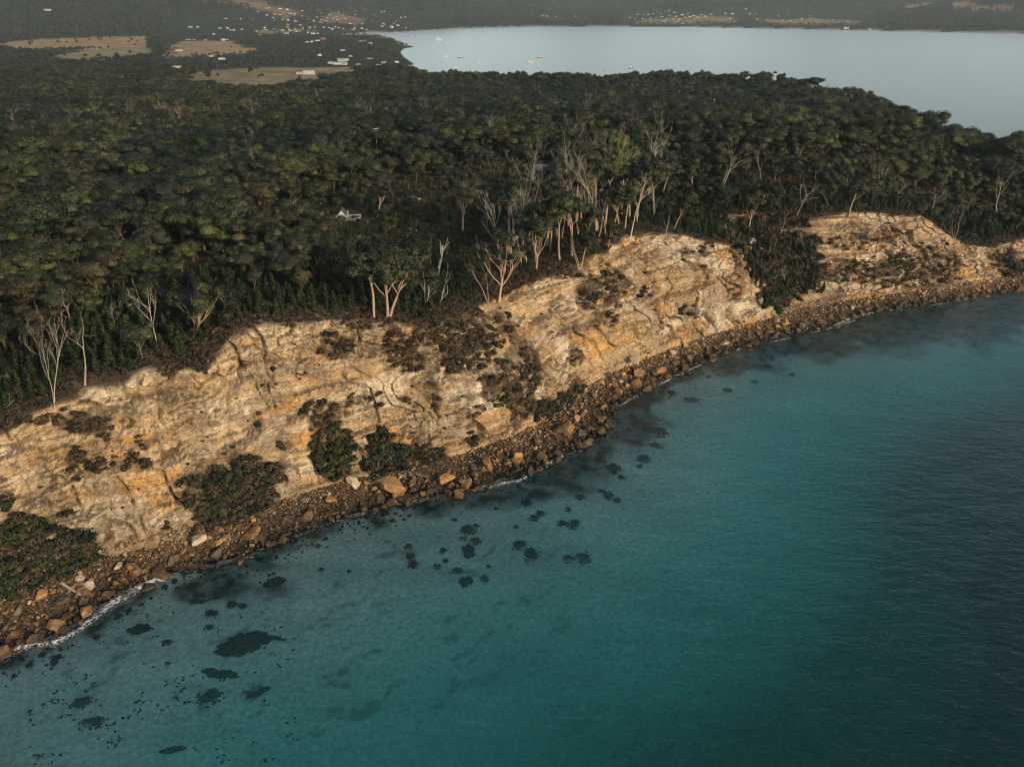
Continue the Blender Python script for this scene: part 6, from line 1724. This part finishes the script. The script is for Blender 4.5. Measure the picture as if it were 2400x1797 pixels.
t = NT('sea_foam')
p = t.pos()
wp = t.n('TexNoise', ins={'Scale': 0.5, 'Detail': 2.0}); t.set(wp.inputs['Vector'], p)
pw = t.n('VectorMath', operation='ADD'); t.set(pw.inputs[0], p); t.set(pw.inputs[1], wp.outputs['Color'])
vo = t.n('TexVoronoi', feature='DISTANCE_TO_EDGE', ins={'Scale': 1.3}); t.set(vo.inputs['Vector'], pw.outputs[0])
lace = t.ramp(vo.outputs['Distance'], (0.0, 0.8), (0.07, 0))
cov = t.attr('cover').outputs['Fac']
nf_ = t.noise(1.6, 5, p, 0.7)
solid = t.ramp(t.math('ADD', cov, t.math('MULTIPLY', t.math('SUBTRACT', nf_, 0.5), 2.4)), (0.74, 0), (1.1, 0.9))
lc = t.math('MULTIPLY', lace, t.ramp(t.math('ADD', cov, t.math('SUBTRACT', nf_, 0.5)), (0.22, 0), (0.75, 0.7)))
al = t.math('MAXIMUM', solid, lc)
mx = t.n('MixShader'); t.set(mx.inputs[0], al); t.set(mx.inputs[1], t.n('BsdfTransparent')); t.set(mx.inputs[2], t.princ((0.72, 0.74, 0.74), 0.6, None, 0.3))
M_FOAM = t.done(mx)
def foam(P, label, broken=0.0):
    """P: picture points along the breaking edge with its width there, metres."""
    X = np.array([unproj(u, v, 0) for u, v, w in P], float); Wd = np.array([w for _, _, w in P])
    L_ = np.r_[0, np.cumsum(np.hypot(*np.diff(X, axis=0).T))]; tt = np.arange(0, L_[-1], 0.4)
    cx, cy, wd_ = np.interp(tt, L_, X[:, 0]), np.interp(tt, L_, X[:, 1]), np.interp(tt, L_, Wd)
    tx, ty = np.gradient(cx), np.gradient(cy); ln = np.hypot(tx, ty); nx, ny = -ty / ln, tx / ln
    a = np.linspace(-1, 1.0, 22)
    px = cx[:, None] - nx[:, None] * a * wd_[:, None]; py = cy[:, None] - ny[:, None] * a * wd_[:, None]
    c_ = np.where(a < -0.4, sstep(-1, -0.4, a) * 0.8, 0.85 * np.exp(-((a + 0.4) / 0.75) ** 2))[None] * sstep(0, 0.1, tt / tt[-1])[:, None] * sstep(1, 0.85, tt / tt[-1])[:, None]
    c_ = c_ + 0.16 * fbm(px / 2.2, py / 2.2, 3, 55)
    c_ *= sstep(1.0, 0.7, np.abs(a))[None]
    if broken: c_ = c_ * sstep(-0.05, 0.45, fbm(tt / 7.0, 0 * tt, 3, 57) + broken - 0.5)[:, None]
    pz = 0.05 + 0.20 * np.exp(-((a + 0.4) / 0.3) ** 2)[None] * np.clip(0.6 + vnoise(px / 2, py / 2, 5), 0, 1.4) * sstep(0, 0.1, tt / tt[-1])[:, None]
    o = obj('foam', mesh_np('foam', np.c_[px.ravel(), py.ravel(), pz.ravel()], [grid_faces(len(tt), 22)], [M_FOAM], True, attrs={'cover': c_.ravel()}))
    tag(o, label, kind='stuff')
foam([(-70, 1452, 3.4), (0, 1424, 3.6), (45, 1404, 2.8), (120, 1392, 2.6), (180, 1360, 2.4), (235, 1316, 3.0), (290, 1284, 4.2), (340, 1258, 3.8), (385, 1242, 1.8), (430, 1238, 1.0)], 'white wash of a small wave breaking on the near rubble')
foam([(1050, 1056, 0.9), (1085, 1046, 1.9), (1120, 1040, 1.5), (1150, 1026, .9)], 'white swirl at the water line right of the upright slab')
foam([(1780, 716, .8), (1815, 700, 2.4), (1850, 685, 2.6), (1900, 672, .9)], 'white wash at the gully mouth rocks')
foam([(u, v + 6, 1.3) for u, v in WPX[4:]], 'broken scraps of white wash between the waterline boulders', 0.5)
write_labels()

# ------------------------------------------------------------------ the evening haze: one closed box of even air round the whole place
V, F = box(-13800, 13800, -1500, 13800, -24.0, 520.0)
t = NT('evening_haze'); t.t.nodes.clear()
ho = t.t.nodes.new('ShaderNodeOutputMaterial'); pv = t.t.nodes.new('ShaderNodeVolumePrincipled')
pv.inputs['Color'].default_value = (0.70, 0.83, 0.88, 1); pv.inputs['Density'].default_value = 0.000042; pv.inputs['Anisotropy'].default_value = 0.1
t.t.links.new(pv.outputs[0], ho.inputs['Volume'])
tag(obj('haze', mesh_np('haze', V, F, [t.m], False)), 'thin pale evening haze over the bay', kind='stuff')
